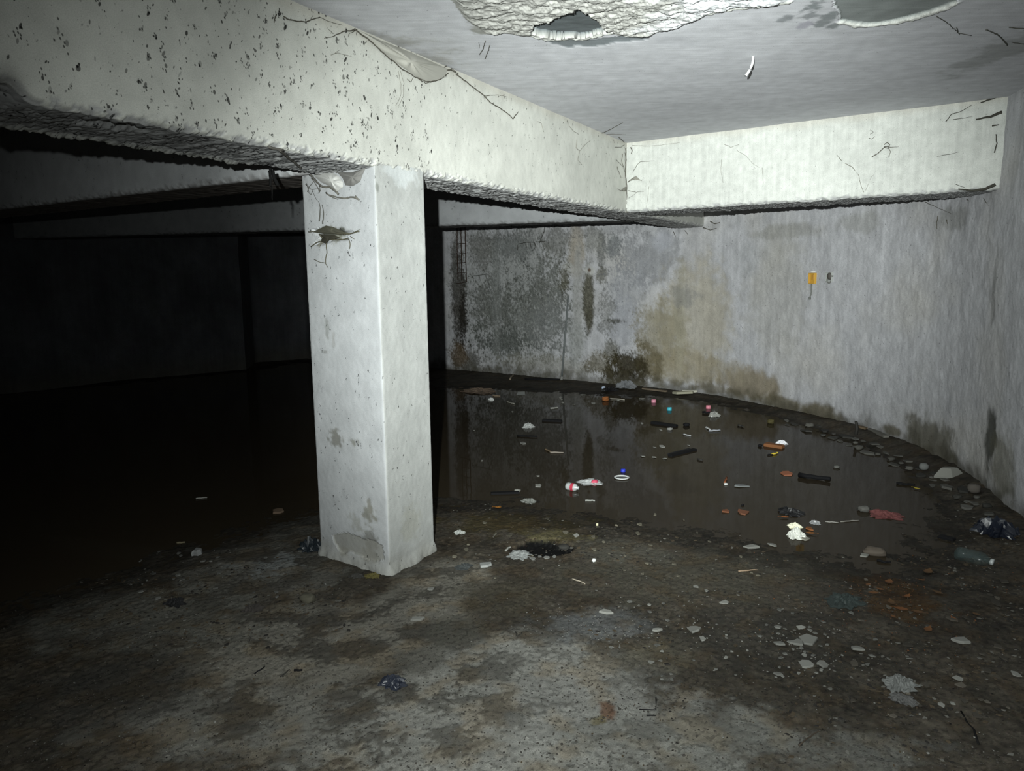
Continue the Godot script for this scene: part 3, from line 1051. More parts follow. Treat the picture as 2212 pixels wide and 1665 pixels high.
func build_ceiling() -> void:
	c_hole = world_poly([[1152, 64], [1160, 44], [1182, 38], [1210, 30], [1226, 18], [1250, 13], [1273, 22], [1285, 36], [1298, 54], [1325, 64], [1292, 68], [1268, 75], [1222, 75], [1180, 72]], CEIL_Y)
	c_gray = world_poly([[1180, 86], [1270, 86], [1330, 78], [1385, 78], [1400, 82], [1390, 88], [1330, 92], [1285, 101], [1255, 99], [1230, 104], [1190, 94]], CEIL_Y)
	c_flake = world_poly([[960, -30], [1000, 40], [1042, 68], [1100, 72], [1147, 76], [1188, 82], [1226, 82], [1267, 81], [1294, 73], [1323, 69], [1353, 73], [1384, 76], [1430, 66], [1480, 52], [1535, 28], [1600, 12], [1705, 3], [1720, -40]], CEIL_Y)
	c_right = world_poly([[1800, -20], [1808, 20], [1816, 46], [1863, 53], [1904, 51], [1960, 40], [2015, 24], [2070, 4], [2090, -20]], CEIL_Y)
	c_rims = [world_poly([[1147, 75], [1188, 81], [1226, 81], [1267, 80], [1294, 72], [1323, 68], [1353, 72], [1384, 75]], CEIL_Y), world_poly([[1535, 26], [1590, 14], [1650, 8], [1705, 2]], CEIL_Y), world_poly([[1816, 47], [1863, 54], [1904, 52], [1960, 41], [2015, 25], [2070, 5]], CEIL_Y)]
	c_blots = blot([[1755, 14, 26, 16, Color(0.2, 0.225, 0.23), 0.8, 0.9], [1778, 48, 16, 18, Color(0.22, 0.245, 0.25), 0.8, 0.9], [1800, 56, 14, 8, Color(0.22, 0.245, 0.25), 0.8, 0.9], [1745, 34, 18, 7, Color(0.25, 0.27, 0.28), 0.7, 0.9], [1700, 38, 16, 8, Color(0.25, 0.27, 0.285), 0.75, 0.8], [1735, 22, 9, 14, Color(0.26, 0.28, 0.29), 0.7, 0.9],
		[1740, 55, 14, 8, Color(0.36, 0.35, 0.42), 0.6, 0.9], [1100, 40, 50, 26, Color(0.24, 0.25, 0.2), 0.7, 0.9], [1060, 60, 40, 14, Color(0.26, 0.26, 0.21), 0.7, 0.9], [1205, 8, 40, 8, Color(0.16, 0.155, 0.12), 0.8, 0.9], [1375, 12, 20, 10, Color(0.2, 0.17, 0.12), 0.8, 0.9], [2190, 100, 60, 60, Color(0.27, 0.28, 0.26), 0.5, 0.6], [1470, 90, 60, 10, Color(0.62, 0.63, 0.67), 0.6, 1.0], [880, 150, 110, 60, Color(0.42, 0.41, 0.36), 0.5, 0.8]], "ceiling")
	var mesh := ceiling_patch(spaced([-1.25, 0.008, 3.7]), spaced([-3.95, 0.0065, -2.75]), true, null)
	mesh = ceiling_patch(spaced([-1.25, 0.02, 3.7]), spaced([-7.4, 0.02, -3.95]), true, mesh)
	mesh = ceiling_patch(spaced([-9.3, 0.15, -1.25]), spaced([-16.0, 0.15, 4.2]), false, mesh)
	mesh = ceiling_patch(spaced([-1.25, 0.15, 4.2]), spaced([-2.75, 0.15, 4.2]), false, mesh)
	mesh = ceiling_patch(spaced([-1.25, 0.15, 4.2]), spaced([-16.0, 0.15, -7.4]), false, mesh)
	mesh = ceiling_patch(spaced([3.7, 0.15, 4.2]), spaced([-7.4, 0.15, -2.75]), false, mesh)
	for k in mesh.get_surface_count():
		mesh.surface_set_material(k, M["ceiling"])
	var st := st_new()
	box(st, Vector3(13.6, 0.25, 20.3), 0.01, Transform3D(Basis(), Vector3(-2.5, CEIL_Y + 0.17, -5.9)))
	st.generate_normals()
	st.commit(mesh)
	mesh.surface_set_material(mesh.get_surface_count() - 1, mat(Color(0.4, 0.4, 0.4)))
	tag(obj("ceiling", mesh, null), "low painted concrete ceiling with a peeling patch", "", "", "structure")

var f_blots := []
var f_hole := [Vector2.ZERO, Vector2.ONE]

func floor_patch(xs: PackedFloat32Array, zs: PackedFloat32Array, into: ArrayMesh) -> ArrayMesh:
	var nu := xs.size()
	var nv := zs.size()
	var P := PackedVector3Array(); var C := PackedColorArray(); var T := PackedVector2Array()
	P.resize(nu * nv); C.resize(nu * nv); T.resize(nu * nv)
	for j in nv:
		var z := zs[j]
		for i in nu:
			var x := xs[i]
			var y := ground(x, z)
			var m: float = noise.mid.get_noise_2d(x, z + 70)
			var g: float = noise.fine.get_noise_2d(x + 70, z)
			var b: float = noise.big.get_noise_2d(x + 5, z)
			var col: Color = Color(0.063, 0.055, 0.043) * (1.0 + 0.6 * m + 0.5 * g + 0.3 * b)
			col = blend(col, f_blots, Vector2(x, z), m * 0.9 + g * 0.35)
			# scabs of dirt over the paler slab
			var big2: float = noise.mid.get_noise_2d(x * 0.55 + 30, z * 0.75)
			var scab := smoothstep(0.02, 0.16, big2 * 0.9 + m * 0.35 + g * 0.35 - 0.02)
			var dirty := smoothstep(0.9, -0.9, x + 0.5 * b) * 0.6 + 0.25
			col = col.lerp(Color(0.072, 0.066, 0.055) * (1.0 + 0.4 * g), scab * dirty * smoothstep(0.09, 0.17, col.g))
			var pale := smoothstep(0.12, 0.4, -big2 * 0.7 + g * 0.6)
			col = col.lerp(col * 1.35, pale * 0.5)
			col = col.lerp(Color(col.r * 0.95, col.g * 0.80, col.b * 0.62), clampf(noise.mid.get_noise_2d(x + 3, z - 40) * 1.6, 0.0, 0.55))
			y += 0.003 * scab
			var fl: float = noise.grit.get_noise_2d(x, z)
			y += 0.0018 * fl
			# soaked near the water
			var wet := 1.0 - smoothstep(0.004, 0.016, y - WATER_Y)
			col = col.lerp(col * 0.55, wet)
			if z > -4.8 and z < -3.2:
				var hd: Vector2 = Vector2(x, z) - f_hole[0]
				var hk := 1.0 - smoothstep(0.62, 1.05, Vector2(hd.x / f_hole[1].x, hd.y / f_hole[1].y).length() + 0.35 * m + 0.1 * g)
				y -= 0.045 * hk
				col = col.lerp(Color(0.006, 0.006, 0.006), smoothstep(0.05, 0.5, hk))
			col.a = 1
			var at := j * nu + i
			P[at] = Vector3(x, y, z)
			C[at] = col
			T[at] = Vector2(x, z) / 1.7
	var mesh := sheet(P, C, T, nu, nv, false)
	if into == null:
		return mesh
	into.add_surface_from_arrays(Mesh.PRIMITIVE_TRIANGLES, mesh.surface_get_arrays(0))
	return into

func build_floor() -> void:
	var pale := Color(0.235, 0.235, 0.215)
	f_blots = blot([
		[1130, 1600, 600, 130, Color(0.27, 0.268, 0.245), 0.95, 0.45], [1140, 1450, 290, 100, Color(0.33, 0.328, 0.30), 0.97, 0.4], [1010, 1490, 230, 90, Color(0.30, 0.297, 0.27), 0.9, 0.4], [1250, 1540, 260, 100, Color(0.31, 0.308, 0.285), 0.9, 0.5],  # broad paler patches in the colour of the near floor
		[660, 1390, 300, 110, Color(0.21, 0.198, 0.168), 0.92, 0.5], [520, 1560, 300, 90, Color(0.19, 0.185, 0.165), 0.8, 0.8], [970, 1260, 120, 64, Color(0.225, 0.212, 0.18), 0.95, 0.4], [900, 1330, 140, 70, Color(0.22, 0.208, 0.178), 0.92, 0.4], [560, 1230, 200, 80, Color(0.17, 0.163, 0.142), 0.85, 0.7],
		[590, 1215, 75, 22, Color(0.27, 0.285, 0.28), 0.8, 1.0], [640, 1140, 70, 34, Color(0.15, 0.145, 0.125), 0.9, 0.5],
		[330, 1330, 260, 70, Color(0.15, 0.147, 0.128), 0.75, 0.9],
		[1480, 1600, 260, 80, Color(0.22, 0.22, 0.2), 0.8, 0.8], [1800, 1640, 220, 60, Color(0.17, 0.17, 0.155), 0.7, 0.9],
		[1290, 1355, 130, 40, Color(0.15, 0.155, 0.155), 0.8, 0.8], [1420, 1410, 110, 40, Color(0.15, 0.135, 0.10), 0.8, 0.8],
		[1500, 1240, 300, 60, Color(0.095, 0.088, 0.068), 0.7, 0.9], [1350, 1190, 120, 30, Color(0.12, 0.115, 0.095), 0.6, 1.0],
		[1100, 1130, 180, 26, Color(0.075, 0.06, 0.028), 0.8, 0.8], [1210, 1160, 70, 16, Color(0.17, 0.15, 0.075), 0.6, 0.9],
		[1080, 1290, 110, 44, Color(0.075, 0.066, 0.048), 0.9, 0.35], [985, 1365, 80, 40, Color(0.10, 0.096, 0.08), 0.85, 0.35], [900, 1430, 70, 30, Color(0.11, 0.105, 0.09), 0.7, 0.4],  # darker band slanting across the paler floor
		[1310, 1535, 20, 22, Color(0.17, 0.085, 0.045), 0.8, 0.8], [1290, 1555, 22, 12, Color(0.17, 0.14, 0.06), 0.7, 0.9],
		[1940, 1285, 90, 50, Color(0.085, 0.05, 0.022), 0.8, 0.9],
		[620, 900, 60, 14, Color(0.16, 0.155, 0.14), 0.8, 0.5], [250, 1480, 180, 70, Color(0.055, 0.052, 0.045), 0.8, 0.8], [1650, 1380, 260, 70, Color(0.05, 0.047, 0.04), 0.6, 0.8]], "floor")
	var hole := blot([[1172, 1182, 74, 19, Color.BLACK, 1.0, 0.0]], "floor")
	f_hole = [hole[0][0], hole[0][1]]
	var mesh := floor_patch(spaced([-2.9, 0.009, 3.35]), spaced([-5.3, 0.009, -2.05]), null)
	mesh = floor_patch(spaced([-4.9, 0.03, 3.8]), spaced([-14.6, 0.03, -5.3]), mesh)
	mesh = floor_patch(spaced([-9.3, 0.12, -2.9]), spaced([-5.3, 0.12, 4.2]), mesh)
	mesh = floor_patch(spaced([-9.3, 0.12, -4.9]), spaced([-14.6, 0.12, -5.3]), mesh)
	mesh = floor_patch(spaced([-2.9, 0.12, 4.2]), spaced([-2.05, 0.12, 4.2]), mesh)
	for k in mesh.get_surface_count():
		mesh.surface_set_material(k, M["floor"])
	var st := st_new()
	box(st, Vector3(13.6, 0.2, 20.3), 0.01, Transform3D(Basis(), Vector3(-2.5, -0.25, -5.9)))
	st.generate_normals()
	st.commit(mesh)
	mesh.surface_set_material(mesh.get_surface_count() - 1, mat(Color(0.1, 0.1, 0.09)))
	tag(obj("floor", mesh, null), "dirty concrete floor with damp earth and pale patches", "", "", "structure")
	# the water
	var wst := SurfaceTool.new()
	wst.begin(Mesh.PRIMITIVE_TRIANGLES)
	var room := wall_pts.duplicate()
	room.append_array(PackedVector2Array([Vector2(-8.9, 4.0), Vector2(-8.9, -9.2), Vector2(-7.5, -10.0), Vector2(-6.65, -10.75), Vector2(-6.06, -11.55), Vector2(-5.22, -12.15), Vector2(-4.46, -12.8), Vector2(-4.6, -13.75), Vector2(-3.88, -14.2)]))
	for j in GH - 1:
		for i in GW - 1:
			var x := GX0 + i * GS
			var z := GZ0 + j * GS
			if not Geometry2D.is_point_in_polygon(Vector2(x + GS * 0.5, z + GS * 0.5), room) or wdf[j * GW + i] < 0.12:
				continue
			if minf(minf(sdf[j * GW + i], sdf[j * GW + i + 1]), minf(sdf[(j + 1) * GW + i], sdf[(j + 1) * GW + i + 1])) < 0.22 and z < -1.0:
				wst.set_normal(Vector3.UP)
				for q in [[0, 0], [1, 0], [1, 1], [0, 0], [1, 1], [0, 1]]:
					wst.set_normal(Vector3.UP)
					wst.add_vertex(Vector3(x + q[0] * GS, WATER_Y, z + q[1] * GS))
	var wo := obj("puddle", wst.commit(), M["muddy_water"])
	tag(wo, "wide still brown puddle mirroring the wall, litter afloat on it", "puddle")

func build_structure() -> void:
	build_floor()
	build_walls()
	build_ceiling()
	var paint := Color(0.665, 0.672, 0.62)
	var bare := Color(0.47, 0.475, 0.475)
	var al := spaced([-6.0, 0.08, -2.1, 0.006, 0.9, 0.011, 4.4, 0.03, 7.45])
	var split := al.bsearch(0.5)
	beam("concrete_beam", "long whitewashed main beam running over the column towards the round wall", P0, U, UN, al, func(s): return 0.41 if s < 0.2 else 0.36, paint, bare,
		{"split": split, "skin": ["plaster_pitted", "plaster"], "lip": Vector2(-2.6, -0.3), "gaps": [[-1.78, 0.14, 0.05]], "holes": [[-1.32, 0.12, 0.15, 0.06, 0.04]], "tile": 1.0})
	var vl := 2.95
	beam("concrete_beam", "brightly lit white cross beam from the inner corner to the round wall", C0, V, VN, spaced([-0.02, 0.01, vl]), func(_s): return 0.46, Color(0.605, 0.62, 0.585), bare, {"seed": 5.0, "coat": "wall", "nf": 50, "ns": 30})
	flip_beam = true
	# beams of the left bay, behind the main one
	var lA := Vector3(-1.05, 0, -4.10)
	var lD := Vector3(-0.834, 0, -0.551).normalized()
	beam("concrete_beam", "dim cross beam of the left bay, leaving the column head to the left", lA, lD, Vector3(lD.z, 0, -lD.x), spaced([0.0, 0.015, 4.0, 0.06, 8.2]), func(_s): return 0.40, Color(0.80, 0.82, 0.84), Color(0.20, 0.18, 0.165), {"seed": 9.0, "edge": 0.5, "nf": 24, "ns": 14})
	var fA := Vector3(1.42, 0, -8.16)
	var fD := (Vector3(-4.346, 0, -9.934) - fA).normalized()
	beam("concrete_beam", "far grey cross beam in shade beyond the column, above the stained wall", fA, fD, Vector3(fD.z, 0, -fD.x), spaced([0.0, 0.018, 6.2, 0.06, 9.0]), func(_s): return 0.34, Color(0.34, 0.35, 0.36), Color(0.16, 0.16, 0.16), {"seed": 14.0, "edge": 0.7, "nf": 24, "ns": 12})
	flip_beam = false
	build_column()

# ---------------------------------------------------------------- cobwebs and cracks
func on_surface(where: String, x: float, y: float, off: float) -> Vector3:
	match where:
		"main":
			return on_main(x, y, off)
		"cross":
			return on_cross(x, y, off)
		"col":
			return on_col(x, y, off)
		"ceil":
			return lev(x, y, CEIL_Y - off)
		"soffit":
			return lev(x, y, BEAM_Y - off)
		"hang":       # a few centimetres behind the front of the main beam, hanging free
			return on_main(x, y, -0.36)
	var q := on_wall(x, y)
	return q[0] + q[2] * off

func strand(st: SurfaceTool, where: String, pts: Array, mm: float, mm1 := -1.0, off := 0.006) -> void:
	# a dusty thread along the photo readings; it sags a little and keeps clear of the surface
	var c := Curve3D.new()
	var W := []
	for q in pts:
		W.append(on_surface(where, q[0], q[1], off))
	for i in W.size():
		var t: Vector3 = (W[mini(i + 1, W.size() - 1)] - W[maxi(i - 1, 0)]) / 6.0
		c.add_point(W[i], -t, t)
	var L := c.get_baked_length()
	var n := clampi(int(L / 0.012), 3, 60)
	var out := []
	for i in n + 1:
		var p := c.sample_baked(L * i / n)
		p += Vector3(noise.fine.get_noise_3dv(p), noise.fine.get_noise_3dv(p + Vector3(9, 0, 0)), noise.fine.get_noise_3dv(p + Vector3(0, 9, 0))) * 0.004
		out.append(p)
	tube(st, out, mm * 0.0005, (mm1 if mm1 > 0 else mm * 0.6) * 0.0005, 5)

func film(st: SurfaceTool, where: String, outline: Array, bulge: float, off := 0.006) -> void:
	# a dust-laden sheet of web, bulging away from what it is spun on; two skins
	var c := Vector2.ZERO
	for q in outline:
		c += Vector2(q[0], q[1]) / outline.size()
	var rings := []
	for r in [1.0, 0.88, 0.7, 0.5, 0.25]:
		var ring := []
		for i in outline.size() * 3:
			var a: Array = outline[i / 3]
			var b: Array = outline[(i / 3 + 1) % outline.size()]
			var q := Vector2(a[0], a[1]).lerp(Vector2(b[0], b[1]), float(i % 3) / 3.0)
			q = c + (q - c) * r
			var o: float = off + bulge * (1.0 - r * r) * (1.0 + 0.25 * sin(i * 1.7))
			ring.append(on_surface(where, q.x, q.y, o))
		rings.append(ring)
	var mid := on_surface(where, c.x, c.y, off + bulge)
	for i in rings.size() - 1:
		var n: int = rings[i].size()
		for k in n:
			var m := (k + 1) % n
			quad(st, rings[i][k], rings[i][m], rings[i + 1][m], rings[i + 1][k])
	var last: Array = rings[rings.size() - 1]
	for k in last.size():
		st.add_vertex(last[k])
		st.add_vertex(last[(k + 1) % last.size()])
		st.add_vertex(mid)

func web(label: String, col: Color, strands: Array, films := [], film_col := Color(0.3, 0.29, 0.26)) -> void:
	# strands: [surface, points, mm, mm at the end]; films: [surface, outline, bulge, colour]
	var first: Array = strands[0][1][0] if strands.size() else films[0][1][0]
	var root := thing("cobweb", label, "cobweb", on_surface(strands[0][0] if strands.size() else films[0][0], first[0], first[1], 0.0))
	for k in strands:
		var st := st_new()
		strand(st, k[0], k[1], k[2], k[3] if k.size() > 3 else -1.0, k[4] if k.size() > 4 else 0.006)
		var o := obj("strand", shifted(done(st), root.position), mat(col, 0.95, 0.1), root)
	for f in films:
		var st := st_new()
		film(st, f[0], f[1], f[2])
		obj("film", shifted(done(st), root.position), mat(f[3] if f.size() > 3 else film_col, 0.95, 0.1), root)

func shifted(m: ArrayMesh, by: Vector3) -> ArrayMesh:
	var st := SurfaceTool.new()
	st.append_from(m, 0, Transform3D(Basis(), -by))
	return st.commit()

func build_webs() -> void:
	var dust := Color(0.085, 0.08, 0.066)
	var gray := Color(0.20, 0.195, 0.17)
	web("dusty pouch of cobweb slung under the ceiling along the main beam", dust, [
		["main", [[765, 63], [800, 88], [840, 125], [870, 150], [900, 168], [925, 177], [950, 172], [968, 158]], 7, 5],
		["main", [[770, 64], [742, 68], [722, 78], [700, 82]], 7, 2], ["main", [[768, 66], [755, 72], [752, 80]], 4, 1.5], ["main", [[720, 72], [712, 66], [709, 64]], 3, 2],
		["main", [[965, 152], [975, 150], [990, 160]], 10, 4], ["main", [[880, 170], [888, 178], [893, 166]], 4, 2], ["main", [[900, 168], [920, 180], [945, 174]], 5, 2], ["main", [[955, 148], [968, 140], [985, 155]], 6, 3]],
		[["main", [[772, 64], [820, 86], [880, 110], [930, 132], [966, 148], [962, 166], [945, 174], [922, 176], [898, 165], [865, 142], [825, 110]], 0.035, Color(0.36, 0.355, 0.32)]])
	web("dark looped thread hanging on the main beam below the top of the photo", dust, [["main", [[612, 36], [635, 46], [662, 47], [690, 37]], 6, 4], ["main", [[690, 37], [700, 42], [740, 55]], 3, 2], ["main", [[596, 32], [592, 42], [592, 50]], 5, 3]])
	web("short forked thread on the main beam, just under the dusty pouch", gray, [["main", [[715, 118], [730, 114], [755, 120]], 3, 2], ["main", [[722, 116], [733, 108]], 2, 1]])
	web("pale double loop of cobweb drooping below the dusty pouch", gray, [["main", [[860, 153], [866, 180], [866, 205], [855, 228]], 2.2, 1.5], ["main", [[865, 153], [872, 180], [871, 208], [860, 230]], 2.2, 1.5]])
	web("ragged thread running down the main beam to a small hook", dust, [["main", [[985, 160], [1012, 180], [1046, 207], [1060, 222], [1078, 232], [1098, 246], [1108, 256]], 7, 6], ["main", [[1108, 256], [1113, 250], [1120, 241]], 8, 3], ["main", [[1046, 207], [1075, 205], [1092, 208]], 4, 2]])
	web("thin branching web on the main beam, left of the inner corner", gray, [["main", [[1246, 302], [1244, 318], [1252, 326], [1248, 345], [1257, 356]], 5, 3], ["main", [[1252, 326], [1262, 314], [1275, 303]], 3, 2], ["main", [[1160, 262], [1170, 266], [1174, 285]], 4, 3], ["main", [[1230, 272], [1240, 284], [1250, 290]], 5, 3]])
	web("web across the ceiling joint at the inner corner", dust, [["ceil", [[1288, 293], [1310, 284], [1345, 265]], 6, 3], ["ceil", [[1270, 286], [1292, 295], [1318, 290], [1352, 291]], 7, 3], ["ceil", [[1336, 296], [1345, 304], [1350, 310]], 6, 3]])
	web("cobweb climbing the inner corner between the two white beams", dust, [
		["main", [[1352, 320], [1352, 345], [1351, 374], [1353, 392], [1354, 415], [1354, 440], [1354, 460]], 8, 6], ["main", [[1344, 332], [1343, 348], [1347, 362], [1352, 374]], 6, 3], ["main", [[1350, 330], [1353, 345], [1352, 360]], 5, 3],
		["main", [[1331, 345], [1340, 354], [1346, 360]], 4, 3], ["main", [[1333, 360], [1337, 372], [1342, 384]], 5, 3], ["main", [[1334, 408], [1342, 412], [1352, 411]], 4, 3], ["main", [[1328, 318], [1340, 318], [1349, 313]], 5, 3],
		["cross", [[1356, 394], [1364, 386], [1373, 384], [1387, 391]], 9, 3], ["cross", [[1357, 412], [1374, 415], [1391, 413]], 6, 2], ["cross", [[1358, 428], [1366, 423], [1375, 417]], 3, 2], ["cross", [[1367, 372], [1376, 356], [1382, 350], [1414, 347]], 5, 2], ["cross", [[1362, 318], [1366, 325], [1363, 332]], 10, 5]],
		[["cross", [[1358, 392], [1366, 384], [1374, 380], [1385, 390], [1373, 387], [1364, 390]], 0.01, Color(0.2, 0.195, 0.17)], ["main", [[1342, 410], [1350, 404], [1356, 403], [1354, 413], [1347, 413]], 0.01, Color(0.2, 0.195, 0.17)]])
	web("spidery knot of web on the right half of the cross beam", dust, [["cross", [[1882, 340], [1898, 330], [1912, 316]], 7, 6], ["cross", [[1912, 316], [1925, 318], [1942, 317]], 6, 2], ["cross", [[1918, 318], [1924, 328], [1919, 340]], 5, 3], ["cross", [[1910, 312], [1916, 307], [1922, 312], [1918, 320], [1910, 318]], 6, 6], ["cross", [[1880, 290], [1888, 285], [1880, 280]], 4, 3], ["cross", [[1876, 298], [1884, 300], [1890, 294]], 4, 3]])
	web("faint web on the cross beam under its left ceiling edge", gray, [["cross", [[1365, 314], [1400, 316], [1430, 313], [1470, 308]], 4, 2], ["cross", [[1565, 312], [1580, 318], [1597, 312]], 4, 3], ["cross", [[1592, 325], [1610, 335], [1625, 352], [1640, 362]], 3, 2], ["cross", [[1558, 345], [1557, 370], [1562, 395]], 3, 2], ["cross", [[1647, 362], [1648, 390], [1649, 402]], 3, 2]])
	web("dark web in the top right corner where the cross beam meets the wall", Color(0.05, 0.048, 0.04), [["cross", [[2043, 263], [2056, 246], [2076, 241], [2100, 226]], 6, 3], ["cross", [[2108, 258], [2140, 252], [2164, 242]], 9, 22], ["cross", [[2118, 222], [2140, 214], [2163, 205]], 8, 14], ["cross", [[2143, 272], [2158, 270]], 12, 6], ["cross", [[2058, 258], [2100, 252]], 5, 2], ["cross", [[2024, 337], [2056, 332], [2072, 328]], 4, 2], ["cross", [[2148, 330], [2153, 310], [2152, 290]], 8, 6]])
	web("thick dark web at the lower right end of the cross beam", Color(0.05, 0.048, 0.04), [["cross", [[2070, 408], [2100, 412], [2128, 409], [2150, 398]], 9, 24], ["cross", [[2064, 398], [2085, 406]], 4, 3]])
	web("straggling web on the wall under the right end of the cross beam", dust, [["wall", [[2000, 436], [2030, 450], [2058, 462]], 5, 2], ["wall", [[2028, 466], [2025, 480], [2026, 495]], 8, 4], ["wall", [[2046, 474], [2048, 484]], 9, 4], ["wall", [[2090, 430], [2110, 444], [2124, 446]], 7, 3], ["wall", [[2124, 425], [2132, 436], [2138, 445]], 7, 4]])
	# column head
	web("thick sooty strand reaching from the beam soffit onto the column head", Color(0.10, 0.095, 0.085), [["soffit", [[580, 318], [598, 322], [612, 324]], 12, 9], ["soffit", [[605, 324], [625, 342], [650, 362]], 14, 12], ["col", [[668, 376], [682, 390], [696, 404]], 14, 9, 0.012], ["col", [[672, 385], [684, 400], [690, 414]], 5, 4]])
	web("two dusty sheets of web tucked under the beam at the column head", Color(0.12, 0.115, 0.10), [["col", [[690, 402], [712, 404], [724, 412], [731, 419]], 9, 12], ["col", [[688, 350], [708, 362], [728, 372]], 10, 8, 0.02]],
		[["col", [[676, 378], [696, 372], [716, 372], [732, 380], [741, 394], [741, 404], [728, 414], [712, 402], [694, 394]], 0.03, Color(0.40, 0.40, 0.385)], ["col", [[728, 372], [760, 372], [790, 362], [783, 378], [778, 392], [762, 402], [746, 400], [740, 385]], 0.02, Color(0.15, 0.147, 0.14)]])
	web("long drooping web strand across the column below its head", Color(0.13, 0.125, 0.11), [["col", [[704, 418], [722, 424], [745, 429], [763, 425], [775, 431]], 6, 10], ["col", [[704, 416], [718, 426], [730, 430]], 8, 4], ["col", [[768, 424], [775, 433]], 12, 5]])
	web("starry tangle of dark threads on the left edge of the column head", Color(0.07, 0.068, 0.06), [["col", [[660, 398], [670, 408], [680, 409], [692, 407]], 4, 3], ["col", [[664, 414], [668, 404], [676, 394]], 4, 2], ["col", [[662, 396], [668, 416], [672, 422], [676, 410]], 4, 2], ["col", [[675, 412], [682, 428], [690, 438]], 2.5, 2], ["col", [[690, 438], [692, 455], [690, 478]], 3, 7], ["col", [[696, 442], [699, 460], [697, 484]], 3, 7], ["col", [[692, 410], [688, 418]], 8, 3]])
	web("dirty torn web spread over the hollow in the column's left face", Color(0.075, 0.07, 0.05), [["col", [[666, 500], [700, 502], [750, 505], [776, 500]], 5, 7], ["col", [[690, 506], [700, 516], [730, 518], [752, 516], [757, 526], [755, 537]], 8, 4], ["col", [[704, 520], [706, 545], [703, 568], [708, 578]], 6, 4], ["col", [[678, 560], [690, 566], [704, 568]], 4, 3], ["col", [[672, 533], [682, 525], [696, 520]], 7, 5], ["col", [[742, 506], [760, 503], [778, 496]], 7, 2], ["col", [[756, 510], [766, 516]], 5, 2]],
		[["col", [[674, 501], [690, 494], [704, 487], [720, 490], [738, 499], [756, 504], [730, 506], [700, 505]], 0.012, Color(0.062, 0.06, 0.046)], ["col", [[690, 505], [722, 507], [736, 514], [712, 518], [704, 526], [692, 522], [696, 513]], 0.01, Color(0.035, 0.033, 0.025)]])
	web("pair of black rags of web hanging under the beam beside the column", Color(0.012, 0.012, 0.012), [["soffit", [[584, 365], [585, 370]], 16, 14], ["hang", [[583, 368], [585, 385], [584, 402]], 16, 12], ["hang", [[590, 368], [593, 385], [600, 400]], 16, 22], ["hang", [[587, 402], [588, 420], [588, 432]], 9, 4]])
	web("trailing crack-like web on the ceiling near the right edge", Color(0.07, 0.07, 0.06), [["ceil", [[2022, 34], [2050, 52], [2072, 72], [2098, 76]], 4, 3], ["ceil", [[2066, 60], [2072, 74]], 5, 3], ["ceil", [[2130, 64], [2155, 74], [2176, 97]], 5, 7], ["ceil", [[2180, 60], [2212, 62]], 6, 4], ["ceil", [[2185, 91], [2212, 96]], 4, 4]])
	web("few dark threads dangling from the ceiling left of its peeling patch", dust, [["ceil", [[1048, 88], [1044, 105], [1036, 118]], 3, 3], ["ceil", [[1058, 98], [1054, 112], [1047, 127]], 3, 3], ["ceil", [[1034, 92], [1036, 104]], 2, 1.5]])
	# on the wall
	web("comb-shaped dark web high on the stained wall", Color(0.03, 0.028, 0.022), [["wall", [[1119, 540], [1119, 527], [1150, 523], [1178, 521]], 9, 7], ["wall", [[1128, 526], [1128, 534]], 7, 5], ["wall", [[1137, 525], [1138, 536]], 8, 5], ["wall", [[1146, 524], [1148, 537]], 8, 5], ["wall", [[1155, 524], [1158, 534], [1150, 542]], 10, 5], ["wall", [[1165, 526], [1176, 500], [1178, 488]], 8, 14], ["wall", [[1172, 522], [1170, 535]], 8, 4]])
	web("short comb of web beside the rusted bars on the stained wall", Color(0.035, 0.033, 0.027), [["wall", [[1012, 597], [1030, 595], [1058, 592]], 9, 6], ["wall", [[1022, 597], [1024, 608]], 7, 5], ["wall", [[1036, 596], [1038, 606]], 7, 5], ["wall", [[1050, 594], [1051, 603]], 7, 5]])
	web("dusty tufts where the main beam's end meets the round wall", dust, [["wall", [[1535, 478], [1545, 484], [1556, 480]], 14, 8], ["wall", [[1520, 492], [1535, 497], [1548, 493]], 12, 8], ["wall", [[1480, 498], [1486, 506]], 10, 5], ["wall", [[1455, 500], [1460, 512]], 10, 5]])
	# cracks belong to the beams
	for k in [[[[1808, 335], [1821, 351], [1841, 360], [1855, 379], [1860, 401], [1866, 415]], 5.0], [[[1403, 389], [1401, 415], [1396, 449]], 3.0], [[[1870, 412], [1880, 385], [1890, 375]], 2.5]]:
		var st := st_new()
		strand(st, "cross", k[0], k[1], k[1] * 0.7, 0.0)
		obj("crack", done(st), mat(Color(0.16, 0.155, 0.13), 0.95, 0.1), get_node("concrete_beam_001"))


# ---------------------------------------------------------------- things fixed to walls and ceiling
func wall_frame(x: float, y: float) -> Transform3D:     # x along the wall, y up, z out of it
	var q := on_wall(x, y)
	var n: Vector3 = q[2]
	return Transform3D(Basis(Vector3.UP.cross(n), Vector3.UP, n), q[0])

